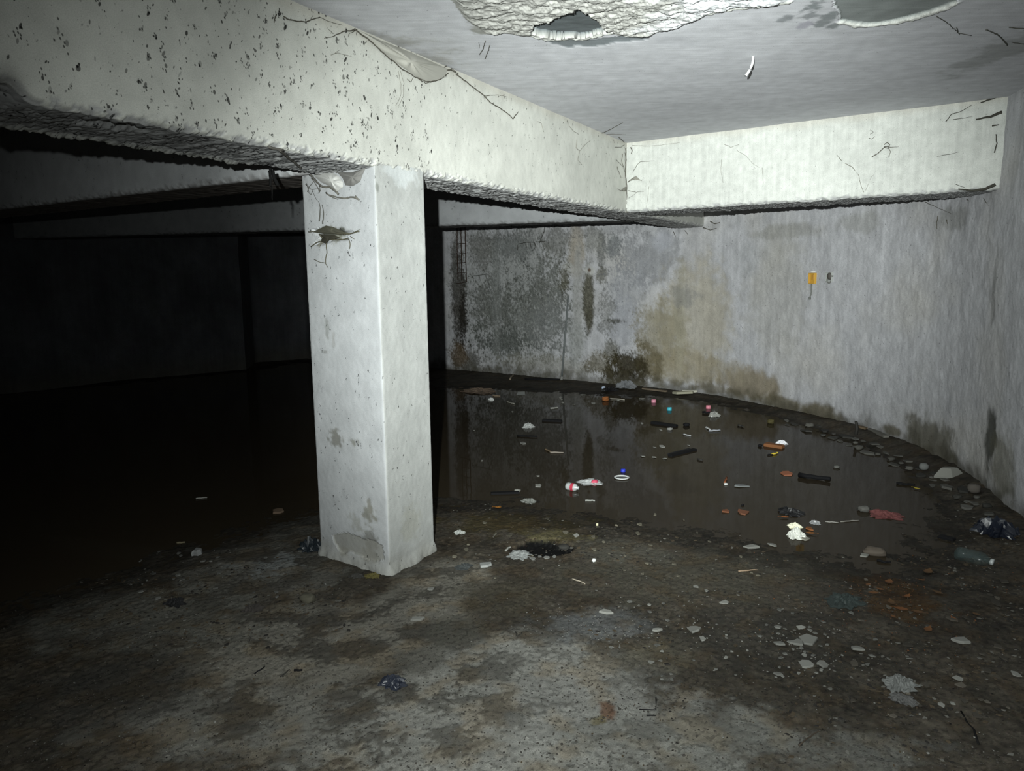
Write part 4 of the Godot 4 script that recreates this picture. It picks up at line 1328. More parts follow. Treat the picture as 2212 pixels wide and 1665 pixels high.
func build_fittings() -> void:
	# white cable stub
	var p := lev(1626, 122, CEIL_Y)
	var t := thing("cable_stub", "curved white cable stub sticking down out of the ceiling", "cable", p)
	var st := st_new()
	var side := ax
	var pts := []
	for i in 9:
		var k := i / 8.0
		pts.append(Vector3(0, 0.01 - 0.108 * k, 0) - side * (0.034 * k * k) + side * 0.006 * sin(k * PI))
	tube(st, pts, 0.0058, 0.0062, 10)
	obj("sheath", done(st), mat(Color(0.80, 0.82, 0.80), 0.5, 0.4), t)
	st = st_new()
	tube(st, [pts[8] - Vector3(0, -0.004, 0), pts[8] + (pts[8] - pts[7]) * 0.35], 0.0035, 0.003, 8)
	obj("core", done(st), mat(Color(0.03, 0.03, 0.03), 0.6), t)
	# yellow flush box with its wire
	var f := wall_frame(1756, 601)
	t = thing("junction_box", "open yellow junction box set in the wall, wire hanging from it", "wall box", f.origin)
	t.basis = f.basis
	st = st_new(false)
	var s := Vector2(0.092, 0.105)
	for e in [[Vector3(0, s.y / 2, 0), Vector3(s.x, 0.008, 0.03)], [Vector3(0, -s.y / 2, 0), Vector3(s.x, 0.008, 0.03)], [Vector3(-s.x / 2, 0, 0), Vector3(0.008, s.y, 0.03)], [Vector3(s.x / 2, 0, 0), Vector3(0.008, s.y, 0.03)]]:
		box(st, e[1], 0.0015, Transform3D(Basis(), e[0] + Vector3(0, 0, 0.008)))
	box(st, Vector3(s.x, s.y, 0.006), 0.001, Transform3D(Basis(), Vector3(0, 0, 0.0)))
	obj("body", done(st), mat(Color(0.50, 0.29, 0.05), 0.55), t)
	st = st_new(false)
	box(st, Vector3(s.x * 0.35, s.y * 0.5, 0.012), 0.003, Transform3D(Basis(), Vector3(0.012, 0.012, 0.012)))
	obj("terminal_block", done(st), mat(Color(0.42, 0.22, 0.04), 0.6), t)
	st = st_new()
	prism(st, chip_outline(5, 0.125, 0.03, 9), -0.002, 0.008, 0.003, Transform3D(Basis(Vector3(1, 0, 0), Vector3(0, 0, 1), Vector3(0, -1, 0)), Vector3(0.004, 0.068, 0.0)))
	obj("mortar", done(st), mat(Color(0.72, 0.72, 0.70), 0.9), t)
	st = st_new()
	tube(st, [Vector3(0.0, -0.05, 0.016), Vector3(0.0, -0.10, 0.014), Vector3(0.002, -0.15, 0.013), Vector3(-0.01, -0.185, 0.014), Vector3(-0.012, -0.2, 0.018)], 0.0065, 0.006, 7)
	tube(st, [Vector3(-0.012, -0.195, 0.018), Vector3(-0.013, -0.222, 0.016)], 0.012, 0.012, 7)
	obj("wire", done(st), mat(Color(0.13, 0.135, 0.125), 0.7), t)
	# grey box with a loop of cable
	f = wall_frame(1793, 598)
	t = thing("junction_box", "grey junction box right of the yellow one, cable looped out of it", "wall box", f.origin)
	t.basis = f.basis
	st = st_new(false)
	for e in [[Vector3(-0.042, 0, 0), Vector3(0.010, 0.1, 0.028)], [Vector3(0.042, 0, 0), Vector3(0.010, 0.1, 0.028)], [Vector3(0, 0.046, 0), Vector3(0.09, 0.010, 0.028)], [Vector3(0, -0.046, 0), Vector3(0.09, 0.010, 0.028)]]:
		box(st, e[1], 0.002, Transform3D(Basis(), e[0] + Vector3(0, 0, 0.006)))
	box(st, Vector3(0.09, 0.095, 0.004), 0.001)
	obj("frame", done(st), mat(Color(0.33, 0.34, 0.33), 0.6), t)
	st = st_new()
	lathe(st, [Vector2(0.0, 0.032), Vector2(0.026, 0.03), Vector2(0.036, 0.02), Vector2(0.037, 0.0), Vector2(0.0, 0.0)], Transform3D(Basis(Vector3(1, 0, 0), Vector3(0, 0, 1), Vector3(0, -1, 0)), Vector3(0.012, 0.008, 0)), 14)
	obj("knob", done(st), mat(Color(0.085, 0.08, 0.072), 0.6), t)
	st = st_new()
	var loop := []
	for i in 11:
		var an := -0.2 - PI * 1.05 * i / 10.0
		loop.append(Vector3(0.014 + cos(an) * 0.03, -0.03 + sin(an) * 0.032, 0.022))
	tube(st, loop, 0.006, 0.006, 7)
	obj("cable", done(st), mat(Color(0.16, 0.16, 0.15), 0.7), t)
	# rusted bars laid bare
	t = thing("reinforcement_cage", "rusted reinforcement bars laid bare in a dark strip of the stained wall", "rebar", on_wall(998, 550)[0])
	var rust := mat(Color(0.035, 0.024, 0.018), 0.9, 0.15)
	for k in [[[990, 488], [990, 540], [992, 604]], [[998, 488], [999, 545], [1000, 606]], [[1007, 488], [1008, 545], [1010, 608]]]:
		st = st_new()
		strand(st, "wall", k, 16, 16, 0.03)
		obj("bar", shifted(done(st), t.position), rust, t)
	for k in [[[988, 612], [1000, 611], [1011, 608]], [[989, 590], [1000, 589], [1010, 588]], [[988, 568], [999, 568], [1009, 566]], [[988, 548], [998, 548], [1009, 547]], [[988, 527], [998, 526], [1008, 526]]]:
		st = st_new()
		strand(st, "wall", k, 11, 11, 0.03)
		obj("stirrup", shifted(done(st), t.position), rust, t)
	# thin pipe up the wall
	st = st_new()
	var a: Array = on_wall(1218, 822)
	var b: Array = on_wall(1229, 640)
	var a0: Vector3 = a[0] + a[2] * 0.06
	a0.y = top(a0.x, a0.z)
	t = thing("pipe", "thin grey pipe standing against the stained wall", "pipe", a0)
	tube(st, [Vector3.ZERO, (b[0] + b[2] * 0.02 - a0) * 0.5 + Vector3(0, 0, 0.006), b[0] + b[2] * 0.02 - a0], 0.014, 0.013, 10)
	obj("tube", done(st), mat(Color(0.13, 0.14, 0.14), 0.6), t)
	st = st_new()
	tube(st, [Vector3(0, -0.002, 0), Vector3(0.002, 0.05, 0)], 0.021, 0.02, 10)
	obj("socket", done(st), mat(Color(0.2, 0.2, 0.19), 0.7), t)


# ---------------------------------------------------------------- litter
func spot(x: float, y: float) -> Vector3:
	var p := lev(x, y, WATER_Y)
	for k in 3:
		p = lev(x, y, top(p.x, p.z))
	return p

func mpp(p: Vector3) -> float:       # metres to one photo pixel there
	return (p - EYE).length() / FOCAL

func deep(p: Vector3) -> float:      # metres of ground to one photo pixel of height
	return mpp(p) * (p - EYE).length() / absf(p.y - EYE.y)

func put(called: String, mesh: Mesh, m: Material, at: Vector3, label: String, cat: String, group := "", turn := 0.0) -> MeshInstance3D:
	var o := obj(called, mesh, m)
	o.position = at
	o.rotation.y = turn
	tag(o, label, cat, group)
	return o

func chip(x: float, y: float, w: float, h: float, col: Color, called: String, label: String, cat: String, group := "", thick := 0.0) -> MeshInstance3D:
	# a flat irregular piece; w, h as seen
	var p := spot(x, y)
	var W := w * mpp(p)
	var D := minf(h * deep(p), W * 2.0)
	var th := thick if thick > 0 else clampf(W * 0.10, 0.003, 0.022)
	var st := st_new(false)
	var sd := int(x * 13 + y)
	var tilt := Basis(Vector3(1, 0, 0), 0.12 * sin(sd)) * Basis(Vector3(0, 0, 1), 0.1 * cos(sd * 1.7))
	prism(st, chip_outline(sd, W, D, 5 + sd % 3), -th * 0.3, th, th * 0.3, Transform3D(tilt, Vector3(0, 0.003, 0)))
	return put(called, done(st), mat(col), p, label, cat, group)

func stone(x: float, y: float, w: float, h: float, col: Color, called: String, label: String, cat := "stone", group := "", rough := 0.6, sharp := false) -> MeshInstance3D:
	var p := spot(x, y + h * 0.25)
	var W := w * mpp(p)
	var H := h * mpp(p)
	return put(called, lump(int(x * 7 + y), Vector3(W, H * 0.95, W * 0.8), rough, sharp, 14 if sharp else 8, 22 if sharp else 12), mat(col), p, label, cat, group, sin(x) * 0.4)

func bar(x0: float, y0: float, x1: float, y1: float, px: float, col: Color, called: String, label: String, cat: String, group := "", square := false) -> MeshInstance3D:
	var a := spot(x0, y0)
	var b := spot(x1, y1)
	var r := px * 0.5 * mpp(a)
	var st := st_new(not square)
	if square:
		var d := b - a
		d.y = 0
		var bs := Basis(d.normalized(), Vector3.UP, d.normalized().cross(Vector3.UP))
		box(st, Vector3(d.length(), r * 1.2, r * 3.0), r * 0.3, Transform3D(bs, d * 0.5 + Vector3(0, r * 0.5, 0)))
	else:
		var pts := []
		for i in 7:
			var q := (b - a) * (i / 6.0)
			pts.append(q + Vector3(noise.fine.get_noise_3dv(a + q), 0.4 * absf(noise.fine.get_noise_3dv(q)), noise.fine.get_noise_3dv(b + q)) * r * 2.0 + Vector3(0, r * 0.9, 0))
		tube(st, pts, r, r * 0.75, 7)
	return put(called, done(st), mat(col), a, label, cat, group)

func cloth(x: float, y: float, w: float, h: float, col: Color, called: String, label: String, cat: String, hgt := 0.5, rough := 0.6) -> MeshInstance3D:
	# crumpled bag, paper or rag
	var p := spot(x, y + h * 0.2)
	var W := w * mpp(p)
	return put(called, rag(int(x + y * 3), W, minf(h * deep(p) * 1.1, W * 1.2), h * mpp(p) * hgt * 0.95), mat(col, rough, 0.5), p, label, cat, "", cos(x))

func leaf(x: float, y: float, w: float, col: Color, label: String, group := "") -> MeshInstance3D:
	var p := spot(x, y)
	var L := w * mpp(p)
	var st := st_new()
	var n := 10
	var prev := []
	for i in n + 1:
		var k := float(i) / n
		var hw := sin(pow(k, 0.8) * PI) * 0.27 * L * (1.0 + 0.18 * sin(k * 22.0))
		var z := (k - 0.5) * L
		var y0 := 0.006 + 0.10 * L * (k - 0.4) * (k - 0.4) * 4.0
		var row := [Vector3(-hw, y0 + 0.18 * hw, z), Vector3(0, y0, z), Vector3(hw, y0 + 0.22 * hw, z)]
		if i:
			for s in 2:
				quad(st, prev[s], prev[s + 1], row[s + 1], row[s])
		prev = row
	tube(st, [Vector3(0, 0.012, L * 0.5), Vector3(0.01 * L, 0.012, L * 0.72)], 0.02 * L, 0.012 * L, 5)
	return put("leaf", done(st), mat(col, 0.6), p, label, "leaf", group, x * 0.7)

func bottle(x0: float, y0: float, x1: float, y1: float, px: float, label: String, band := Color(0, 0, 0, 0), cap := Color(0, 0, 0, 0), crush := 1.0, milky := false) -> Node3D:
	# lying on its side; from the foot to the mouth
	var a := spot(x0, y0)
	var b := spot(x1, y1)
	var d := b - a
	d.y = 0
	var L := d.length()
	var R := px * 0.5 * mpp(a)
	var t := thing("plastic_bottle", label, "bottle", a)
	var e := d.normalized()
	var xf := Transform3D(Basis(e.cross(Vector3.UP), e, Vector3.UP).orthonormalized(), Vector3(0, R * 0.8 * crush, 0))
	var sq := Vector3(1, 1, crush)
	var st := st_new()
	lathe(st, [Vector2(0.0, L * 0.03), Vector2(R * 0.6, 0.0), Vector2(R * 0.95, L * 0.05), Vector2(R, L * 0.2), Vector2(R * 0.93, L * 0.3), Vector2(R, L * 0.4), Vector2(R * 0.95, L * 0.55), Vector2(R, L * 0.66), Vector2(R * 0.75, L * 0.8), Vector2(R * 0.36, L * 0.9), Vector2(R * 0.34, L * 0.95)], xf, 22, sq)
	obj("body", done(st), mat(Color(0.42, 0.44, 0.44), 0.2, 0.6) if milky else clear_plastic(), t)
	st = st_new()
	lathe(st, [Vector2(R * 0.34, L * 0.92), Vector2(R * 0.42, L * 0.925), Vector2(R * 0.42, L), Vector2(0.0, L)], xf, 14, sq)
	obj("cap" if cap.a > 0 else "mouth", done(st), mat(cap, 0.5) if cap.a > 0 else mat(Color(0.45, 0.48, 0.48), 0.3, 0.6), t)
	if band.a > 0:
		st = st_new()
		lathe(st, [Vector2(R * 1.02, L * 0.42), Vector2(R * 1.02, L * 0.66)], xf, 22, sq)
		obj("label_band", done(st), mat(band, 0.5), t)
	return t

func build_debris() -> void:
	var pale := Color(0.24, 0.24, 0.22)
	var white := Color(0.55, 0.56, 0.55)
	var grey := Color(0.19, 0.19, 0.18)
	var dark := Color(0.035, 0.033, 0.03)
	var black := Color(0.006, 0.006, 0.007)
	var brick := Color(0.17, 0.068, 0.035)
	var rusty := Color(0.24, 0.09, 0.03)
	var wood := Color(0.15, 0.11, 0.07)
	var brown := Color(0.10, 0.07, 0.045)
	# --- by the stained wall
	cloth(1036, 842, 66, 18, Color(0.12, 0.085, 0.06), "cardboard_scrap", "soggy brown cardboard heap beside the column's shadow, by the far wall", "cardboard", 0.5, 0.85)
	chip(1127, 851, 24, 6, Color(0.30, 0.31, 0.30), "paper_sheet", "pale grey paper sheet lying flat near the thin wall pipe", "paper", "", 0.004)
	cloth(1061, 862, 12, 9, white, "paper_scrap", "tiny crumpled white paper left of the flat grey sheet", "paper", 0.8)
	bar(1064, 856, 1080, 857, 3, Color(0.22, 0.17, 0.12), "wood_sliver", "small brown wood sliver above the tiny crumpled white paper", "wood")
	bar(1094, 869, 1112, 874, 3, Color(0.3, 0.29, 0.25), "wood_sliver", "pale splinter lying below the flat grey paper sheet", "wood")
	bar(1134, 821, 1210, 822, 5, black, "pipe", "black pipe lying along the foot of the stained wall", "pipe")
	bar(1101, 821, 1122, 797, 4, Color(0.2, 0.17, 0.13), "twig", "bent stick propped at the foot of the stained wall", "stick")
	cloth(1141, 920, 22, 15, Color(0.36, 0.37, 0.36), "plastic_scrap", "crumpled whitish plastic afloat left of the wall streaks' reflection", "plastic scrap", 0.9, 0.35)
	bar(1172, 909, 1214, 911, 7, black, "plank", "short black plank afloat right of the crumpled whitish plastic", "wood", "", true)
	bar(1118, 943, 1162, 945, 4, black, "twig", "thin black stick afloat below the crumpled whitish plastic", "stick")
	chip(1131, 958, 15, 5, pale, "plaster_chip", "narrow pale chip just under the thin black floating stick", "plaster chip")
	bar(1178, 972, 1190, 978, 4, wood, "twig", "knotted brown twig end left of the wall pipe's reflection", "stick")
	bar(1188, 978, 1217, 979, 3, Color(0.25, 0.22, 0.19), "twig", "thin straw-coloured stick touching the wall pipe's reflection", "stick")
	stone(1308, 863, 15, 11, rusty, "brick_fragment", "orange brick fragment in the shallows left of the dark wall reflection", "brick")
	bar(1318, 862, 1350, 865, 3, Color(0.3, 0.28, 0.24), "twig", "pale stalk stretching right from the orange brick fragment", "stick")
	for q in [[1210, 859, 9, 4], [1214, 863, 6, 4], [1257, 853, 8, 4], [1263, 853, 6, 3], [1216, 870, 7, 4], [1241, 874, 8, 5], [1282, 871, 9, 5], [1107, 890, 6, 5], [1335, 865, 8, 4], [1386, 862, 16, 4], [1365, 903, 8, 5], [1386, 915, 7, 4], [1427, 929, 7, 4], [1412, 988, 12, 5], [1430, 965, 12, 5], [1414, 967, 7, 4], [1389, 986, 10, 5], [1436, 991, 10, 5], [1487, 962, 6, 4], [1163, 1050, 14, 6], [1041, 996, 5, 4], [1024, 930, 5, 4], [1195, 882, 22, 3], [1163, 1029, 9, 4]]:
		crowd.append([chip(q[0], q[1], q[2], q[3], pale, "plaster_chip", "", "plaster chip", "pale chips adrift in the far water"), q[0], q[1], "floating pale chip"])
	# bag with sparkles and rubbish at the dark stain
	cloth(1352, 832, 40, 22, Color(0.16, 0.165, 0.175), "plastic_bag", "glossy grey plastic bag slumped under the black damp stain", "bag", 0.9, 0.12)
	cloth(1316, 840, 30, 14, black, "plastic_bag", "black bin liner heap left of the glossy grey bag", "bag", 0.8, 0.4)
	stone(1304, 838, 9, 6, Color(0.45, 0.52, 0.65), "bottle_cap", "pale blue cap left of the black bin liner heap", "cap")
	bar(1388, 840, 1440, 846, 5, Color(0.14, 0.11, 0.08), "plank", "dark batten lying along the wall foot right of the grey bag", "wood", "", true)
	chip(1470, 849, 60, 6, Color(0.3, 0.29, 0.22), "plaster_slab", "long mossy plaster slab at the wall foot right of the damp stain", "plaster")
	chip(1492, 846, 40, 5, Color(0.42, 0.41, 0.35), "plaster_slab", "paler plaster slab leaning behind the long mossy one", "plaster")
	# caps and bits
	for q in [[1412, 869, Color(0.62, 0.25, 0.33), "pink cap afloat nearest to the dark stain's reflection"], [1530, 882, Color(0.62, 0.22, 0.28), "pink cap afloat just above the crumpled foil"], [1446, 886, Color(0.06, 0.42, 0.52), "turquoise cap afloat between the two pink caps"], [1346, 1019, Color(0.03, 0.05, 0.5), "deep blue cap standing behind the clear floating dish"]]:
		var p := spot(q[0], q[1])
		var r := 5.0 * mpp(p)
		var t := thing("bottle_cap", q[3], "cap", p)
		var st := st_new()
		lathe(st, [Vector2(0, r * 1.3), Vector2(r * 0.85, r * 1.3), Vector2(r, r * 1.1), Vector2(r, 0.0)], Transform3D(), 14)
		obj("shell", done(st), mat(q[2], 0.45), t)
		st = st_new()
		lathe(st, [Vector2(r * 1.02, r * 0.2), Vector2(r * 1.1, r * 0.15), Vector2(r * 1.1, -r * 0.1), Vector2(r * 0.9, -r * 0.1)], Transform3D(), 14)
		obj("tear_ring", done(st), mat(q[2] * 0.8, 0.5), t)
	bar(1408, 914, 1462, 922, 8, black, "plank", "charred black wedge of wood afloat in mid puddle", "wood", "", true)
	stone(1447, 927, 12, 6, Color(0.25, 0.25, 0.24), "stone", "grey stone against the charred wedge's right end", "stone")
	stone(1483, 918, 14, 8, black, "coal_lump", "black lump right of the charred wedge", "lump")
	bar(1476, 939, 1492, 943, 3, Color(0.4, 0.41, 0.42), "plastic_strip", "thin pale plastic strip below the black lump", "plastic scrap")
	bar(1526, 924, 1534, 931, 4, white, "plastic_strip", "bent white plastic strip afloat right of the charred wedge", "plastic scrap")
	bar(1533, 932, 1556, 931, 4, Color(0.3, 0.31, 0.34), "plastic_strip", "grey plastic strip joined on the bent white one", "plastic scrap")
	cloth(1543, 896, 21, 14, Color(0.30, 0.30, 0.28), "foil_ball", "crumpled silver foil afloat below the right pink cap", "foil", 1.0, 0.3)
	bar(1520, 893, 1537, 894, 5, black, "twig", "black stick end touching the crumpled foil", "stick")
	# black tray corner
	bar(1446, 986, 1502, 972, 7, black, "metal_channel", "black metal channel afloat, nearer arm of the bent pair", "metal strip", "", true)
	bar(1444, 982, 1490, 970, 4, Color(0.02, 0.02, 0.022), "metal_channel", "thinner black strip lying behind the black metal channel", "metal strip", "", true)
	bar(1508, 993, 1518, 996, 4, dark, "twig", "small dark hook of twig right of the black metal channel", "stick")
	bar(1594, 920, 1608, 924, 4, dark, "twig", "short dark twig afloat left of the mossy clump", "stick")
	stone(1665, 912, 14, 10, Color(0.07, 0.06, 0.025), "moss_clump", "mossy brown clump afloat near the round wall", "clump", "", 0.6)
	stone(1642, 963, 9, 6, black, "coal_lump", "black bit left of the orange broken brick", "lump")
	bar(1652, 962, 1692, 968, 11, Color(0.20, 0.085, 0.035), "brick_fragment", "orange broken brick afloat under the white plastic tuft", "brick", "", true)
	cloth(1689, 956, 19, 9, Color(0.75, 0.76, 0.80), "plastic_scrap", "white plastic tuft perched above the orange broken brick", "plastic scrap", 1.0)
	bar(1668, 983, 1681, 980, 4, Color(0.62, 0.47, 0.05), "plastic_strip", "bright yellow strip below the orange broken brick", "plastic scrap")
	bar(1658, 984, 1669, 983, 3, black, "plastic_strip", "black tip trailing left of the bright yellow strip", "plastic scrap")
	chip(1701, 1024, 26, 9, Color(0.26, 0.10, 0.055), "tile_shard", "reddish tile shard afloat left of the long black baton", "tile")
	bar(1564, 1046, 1570, 1034, 5, Color(0.26, 0.09, 0.04), "twig", "rusty red stick poking up in open water", "stick")
	stone(1568, 1046, 8, 5, white, "plaster_chip", "white crumb at the rusty red stick", "plaster chip")
	chip(1601, 1050, 32, 9, Color(0.17, 0.18, 0.18), "slate_flake", "faint grey-blue flake lying in open mid water", "flake", "", 0.006)
	# bottles
	bottle(1224, 1056, 1250, 1061, 17, "whitish bottle with a red label afloat in the puddle", Color(0.45, 0.05, 0.08), Color(0, 0, 0, 0), 1.0, true)
	cloth(1275, 1039, 50, 12, Color(0.50, 0.52, 0.52), "plastic_wrapper", "flattened clear wrapper afloat above the red-labelled bottle", "wrapper", 0.4, 0.2)
	stone(1284, 1041, 14, 8, Color(0.6, 0.08, 0.14), "wrapper_scrap", "crimson scrap lying on the flattened clear wrapper", "scrap", "", 0.6)
	var lp := spot(1343, 1033)
	var lt := thing("clear_dish", "round clear dish with white rim afloat before the deep blue cap", "dish", lp)
	var ls := st_new()
	var lr := 16.0 * mpp(lp)
	lathe(ls, [Vector2(lr * 0.8, 0.004), Vector2(lr, 0.006), Vector2(lr, 0.012), Vector2(lr * 0.92, 0.013), Vector2(lr * 0.8, 0.006)], Transform3D(), 24)
	obj("rim", done(ls), mat(Color(0.62, 0.64, 0.64), 0.4), lt)
	ls = st_new()
	lathe(ls, [Vector2(0, 0.008), Vector2(lr * 0.5, 0.006), Vector2(lr * 0.8, 0.004)], Transform3D(), 24)
	obj("disc", done(ls), mat(Color(0.05, 0.05, 0.05), 0.25), lt)
	bar(1263, 1083, 1286, 1083, 4, Color(0.32, 0.33, 0.31), "paper_strip", "pale strip at the water's edge below the flattened wrapper", "paper")
	bar(1060, 1067, 1122, 1065, 7, black, "plank", "long black plank at the near left of the round bay's water", "wood", "", true)
	stone(1118, 1060, 14, 6, Color(0.2, 0.2, 0.18), "stone", "flat grey stone on the long black plank's right end", "stone")
	cloth(1142, 1080, 30, 14, Color(0.16, 0.165, 0.15), "plastic_bag", "dull grey-green bag at the water's edge right of the black plank", "bag", 0.5)
	leaf(1075, 1098, 17, Color(0.42, 0.17, 0.03), "orange dry leaf at the water's edge, right of the column's foot")
	# --- right part of the water
	bar(1728, 1032, 1802, 1041, 10, black, "baton", "long black baton afloat in the right half of the puddle", "baton")
	stone(1788, 1034, 12, 5, black, "coal_lump", "small black lump touching the long black baton", "lump")
	chip(1762, 1031, 14, 3, Color(0.2, 0.2, 0.19), "plaster_chip", "thin grey chip lying against the long black baton", "plaster chip")
	stone(1807, 1009, 12, 6, Color(0.12, 0.12, 0.11), "stone", "little round stone above the long black baton's right end", "stone")
	chip(1567, 1105, 20, 7, brick, "brick_fragment", "flat orange brick chip, left one of the pair near the shore", "brick")
	chip(1606, 1108, 24, 9, Color(0.15, 0.065, 0.037), "brick_fragment", "flat orange brick chip, right one of the pair near the shore", "brick")
	stone(1604, 1091, 6, 4, black, "coal_lump", "black crumb above the right flat brick chip", "lump")
	cloth(1708, 1103, 42, 20, black, "rubber_glove", "crumpled black glove afloat above the white torn bag", "glove", 0.6, 0.5)
	leaf(1694, 1119, 18, Color(0.30, 0.10, 0.03), "rust-coloured leaf just below the crumpled black glove")
	cloth(1719, 1153, 32, 30, Color(0.62, 0.63, 0.58), "torn_bag", "bright white torn bag at the near edge of the puddle", "bag", 0.8)
	cloth(1717, 1136, 26, 10, Color(0.78, 0.77, 0.6), "paper_towel", "cream frilled paper behind the bright white torn bag", "paper", 1.0)
	chip(1748, 1143, 18, 8, Color(0.2, 0.08, 0.03), "brick_fragment", "orange chip touching the right side of the white torn bag", "brick")
	leaf(1752, 1154, 20, Color(0.25, 0.10, 0.03), "brown leaf right of the white torn bag, under the orange chip")
	chip(1740, 1165, 20, 8, Color(0.27, 0.26, 0.22), "tile_shard", "buff tile shard just below the white torn bag", "tile")
	cloth(1761, 1128, 20, 9, Color(0.26, 0.265, 0.27), "plastic_scrap", "translucent scrap up and right of the white torn bag", "plastic scrap", 0.7, 0.3)
	bar(1782, 1128, 1812, 1130, 2.5, Color(0.26, 0.25, 0.23), "twig", "left half of the pale stalks floating under the dark two-tone stone", "stick")
	bar(1814, 1128, 1856, 1125, 2.5, Color(0.2, 0.19, 0.17), "twig", "right half of the pale stalks floating under the dark two-tone stone", "stick")
	stone(1866, 1101, 22, 12, Color(0.10, 0.098, 0.09), "stone", "dark two-tone stone left of the red rag", "stone")
	cloth(1911, 1109, 52, 18, Color(0.12, 0.035, 0.033), "rag", "dull red rag half under water", "rag", 0.5, 0.8)
	stone(1890, 1193, 38, 15, Color(0.09, 0.075, 0.06), "brick_fragment", "flat broken brick standing out of the shallows", "brick")
	chip(1867, 1201, 20, 6, Color(0.2, 0.2, 0.18), "plaster_chip", "grey chip just left of the flat broken brick", "plaster chip")
	bar(1896, 1213, 1925, 1217, 5, black, "wood_sliver", "black sliver below the flat broken brick", "wood")
	var sp := spot(1849, 938)
	var sst := st_new()
	tube(sst, [Vector3.ZERO, Vector3(0.006, 0.06, 0), Vector3(-0.012, 0.125, 0.01)], 0.016, 0.012, 8)
	put("stake", done(sst), mat(dark), sp, "short dark stake standing at the foot of the round wall", "stick")
	bar(1940, 1046, 1975, 1050, 5, black, "twig", "black twig left of the yellow leaf near the rubble bank", "stick")
	leaf(1980, 1057, 15, Color(0.45, 0.35, 0.04), "yellow leaf at the waterline below the rubble bank")
	# rubble bank along the round wall
	stone(1995, 1010, 17, 14, Color(0.14, 0.145, 0.14), "stone", "round pale stone in front of the cone-shaped slab", "stone", "", 0.15)
	var cp := spot(2046, 1026)
	var cst := st_new(false)
	var cw := 58.0 * mpp(cp)
	prism(cst, [Vector2(-cw * 0.5, 0.03), Vector2(-cw * 0.1, -0.05), Vector2(cw * 0.2, -0.05), Vector2(cw * 0.5, 0.03), Vector2(0, 0.07)], -0.01, cw * 0.26, cw * 0.24)
	put("plaster_slab", done(cst), mat(Color(0.19, 0.19, 0.172)), cp, "cone-shaped grey slab leaning by the round wall", "plaster")
	stone(2103, 1058, 22, 18, Color(0.09, 0.08, 0.07), "tin_can", "rusty tin can near the wall, right of the cone-shaped slab", "can", "", 0.2)
	chip(1866, 925, 26, 5, wood, "wood_sliver", "brown board end in the rubble right of the dark stake", "wood")
	bar(1880, 928, 1915, 945, 7, Color(0.13, 0.125, 0.11), "plank", "narrow batten sloping down the rubble bank by the dark stake", "wood", "", true)
	var rng := RandomNumberGenerator.new()
	rng.seed = 77
	var used := []
	for k in 400:
		if used.size() >= 60:
			break
		var u := pow(rng.randf(), 0.8)
		var x := lerpf(1690, 2140, u)
		var edge := 905.0 + 0.17 * (x - 1690.0) + 0.00056 * (x - 1690.0) * (x - 1690.0)
		var y := edge + rng.randf_range(-1, 14 + 26 * u)
		var w := rng.randf_range(8, 15 + 13 * u)
		if not free_spot(used, x, y, w * 0.75):
			continue
		var tone := rng.randf_range(0.03, 0.11)
		var flat := rng.randf() < 0.75
		var o: MeshInstance3D
		if flat:
			o = chip(x, y, w * 1.3, w * 0.4, Color(tone, tone * 0.98, tone * 0.88), "rubble_stone", "", "stone", "stones of the rubble bank")
		else:
			o = stone(x, y, w, w * 0.5, Color(tone, tone * 0.97, tone * 0.86), "rubble_stone", "", "stone", "stones of the rubble bank", 0.7)
		crowd.append([o, x, y, ("flat " if flat else "rounded ") + ("dark" if tone < 0.07 else "greyish") + " rubble stone"])
	cloth(2150, 1143, 62, 44, Color(0.008, 0.011, 0.02), "plastic_bag", "dark blue bag heaped against the wall at the right edge", "bag", 0.9, 0.35)
	bar(2028, 1160, 2062, 1168, 9, black, "plank", "stubby black board left of the dark blue bag", "wood", "", true)
	bottle(2064, 1205, 2146, 1222, 32, "large crushed clear bottle lying at the far right of the shore", Color(0, 0, 0, 0), Color(0, 0, 0, 0), 0.8)
	# --- leaves of the right shore
	for q in [[2005, 1237, 26], [1920, 1260, 26], [1887, 1283, 20], [1925, 1303, 24], [1900, 1275, 16], [1945, 1318, 26], [1985, 1325, 22], [1960, 1290, 18], [2025, 1282, 20], [1875, 1266, 16], [2005, 1362, 24], [1850, 1300, 14], [1990, 1255, 14], [2060, 1340, 18], [1930, 1335, 15], [2110, 1330, 16]]:
		var c := Color(0.15, 0.058, 0.02).lerp(Color(0.075, 0.045, 0.022), rng.randf())
		crowd.append([leaf(q[0], q[1], q[2], c, "", "leaves of the right shore"), q[0], q[1], "curled rust-brown leaf"])
	cloth(1825, 1293, 60, 26, Color(0.018, 0.027, 0.025), "rag", "dark teal rag among the debris left of the rust-brown leaves", "rag", 0.5, 0.7)
	# --- around the drain hole
	cloth(1122, 1196, 50, 16, Color(0.22, 0.23, 0.225), "cardboard_scrap", "torn pale card on the near left lip of the black hole", "cardboard", 0.5, 0.8)
	bar(1090, 1191, 1102, 1184, 5, pale, "wood_sliver", "white splinter at the left tip of the torn pale card", "wood")
	stone(1218, 1183, 24, 12, Color(0.03, 0.03, 0.028), "stone", "black stone on the right rim of the hole", "stone")
	for q in [[1150, 1207, 14, 5], [1180, 1206, 16, 5], [1198, 1203, 12, 5], [1165, 1203, 10, 5]]:
		crowd.append([chip(q[0], q[1], q[2], q[3], Color(0.17, 0.17, 0.16), "concrete_crumb", "", "crumb", "crumbs on the hole's rim"), q[0], q[1], "grey concrete crumb"])
	cloth(993, 1149, 22, 12, Color(0.32, 0.33, 0.31), "paper_scrap", "pale crumpled scrap on mossy ground right of the column", "paper", 0.7)
	chip(1245, 1158, 11, 7, pale, "plaster_chip", "round pale chip above and right of the black hole", "plaster chip")
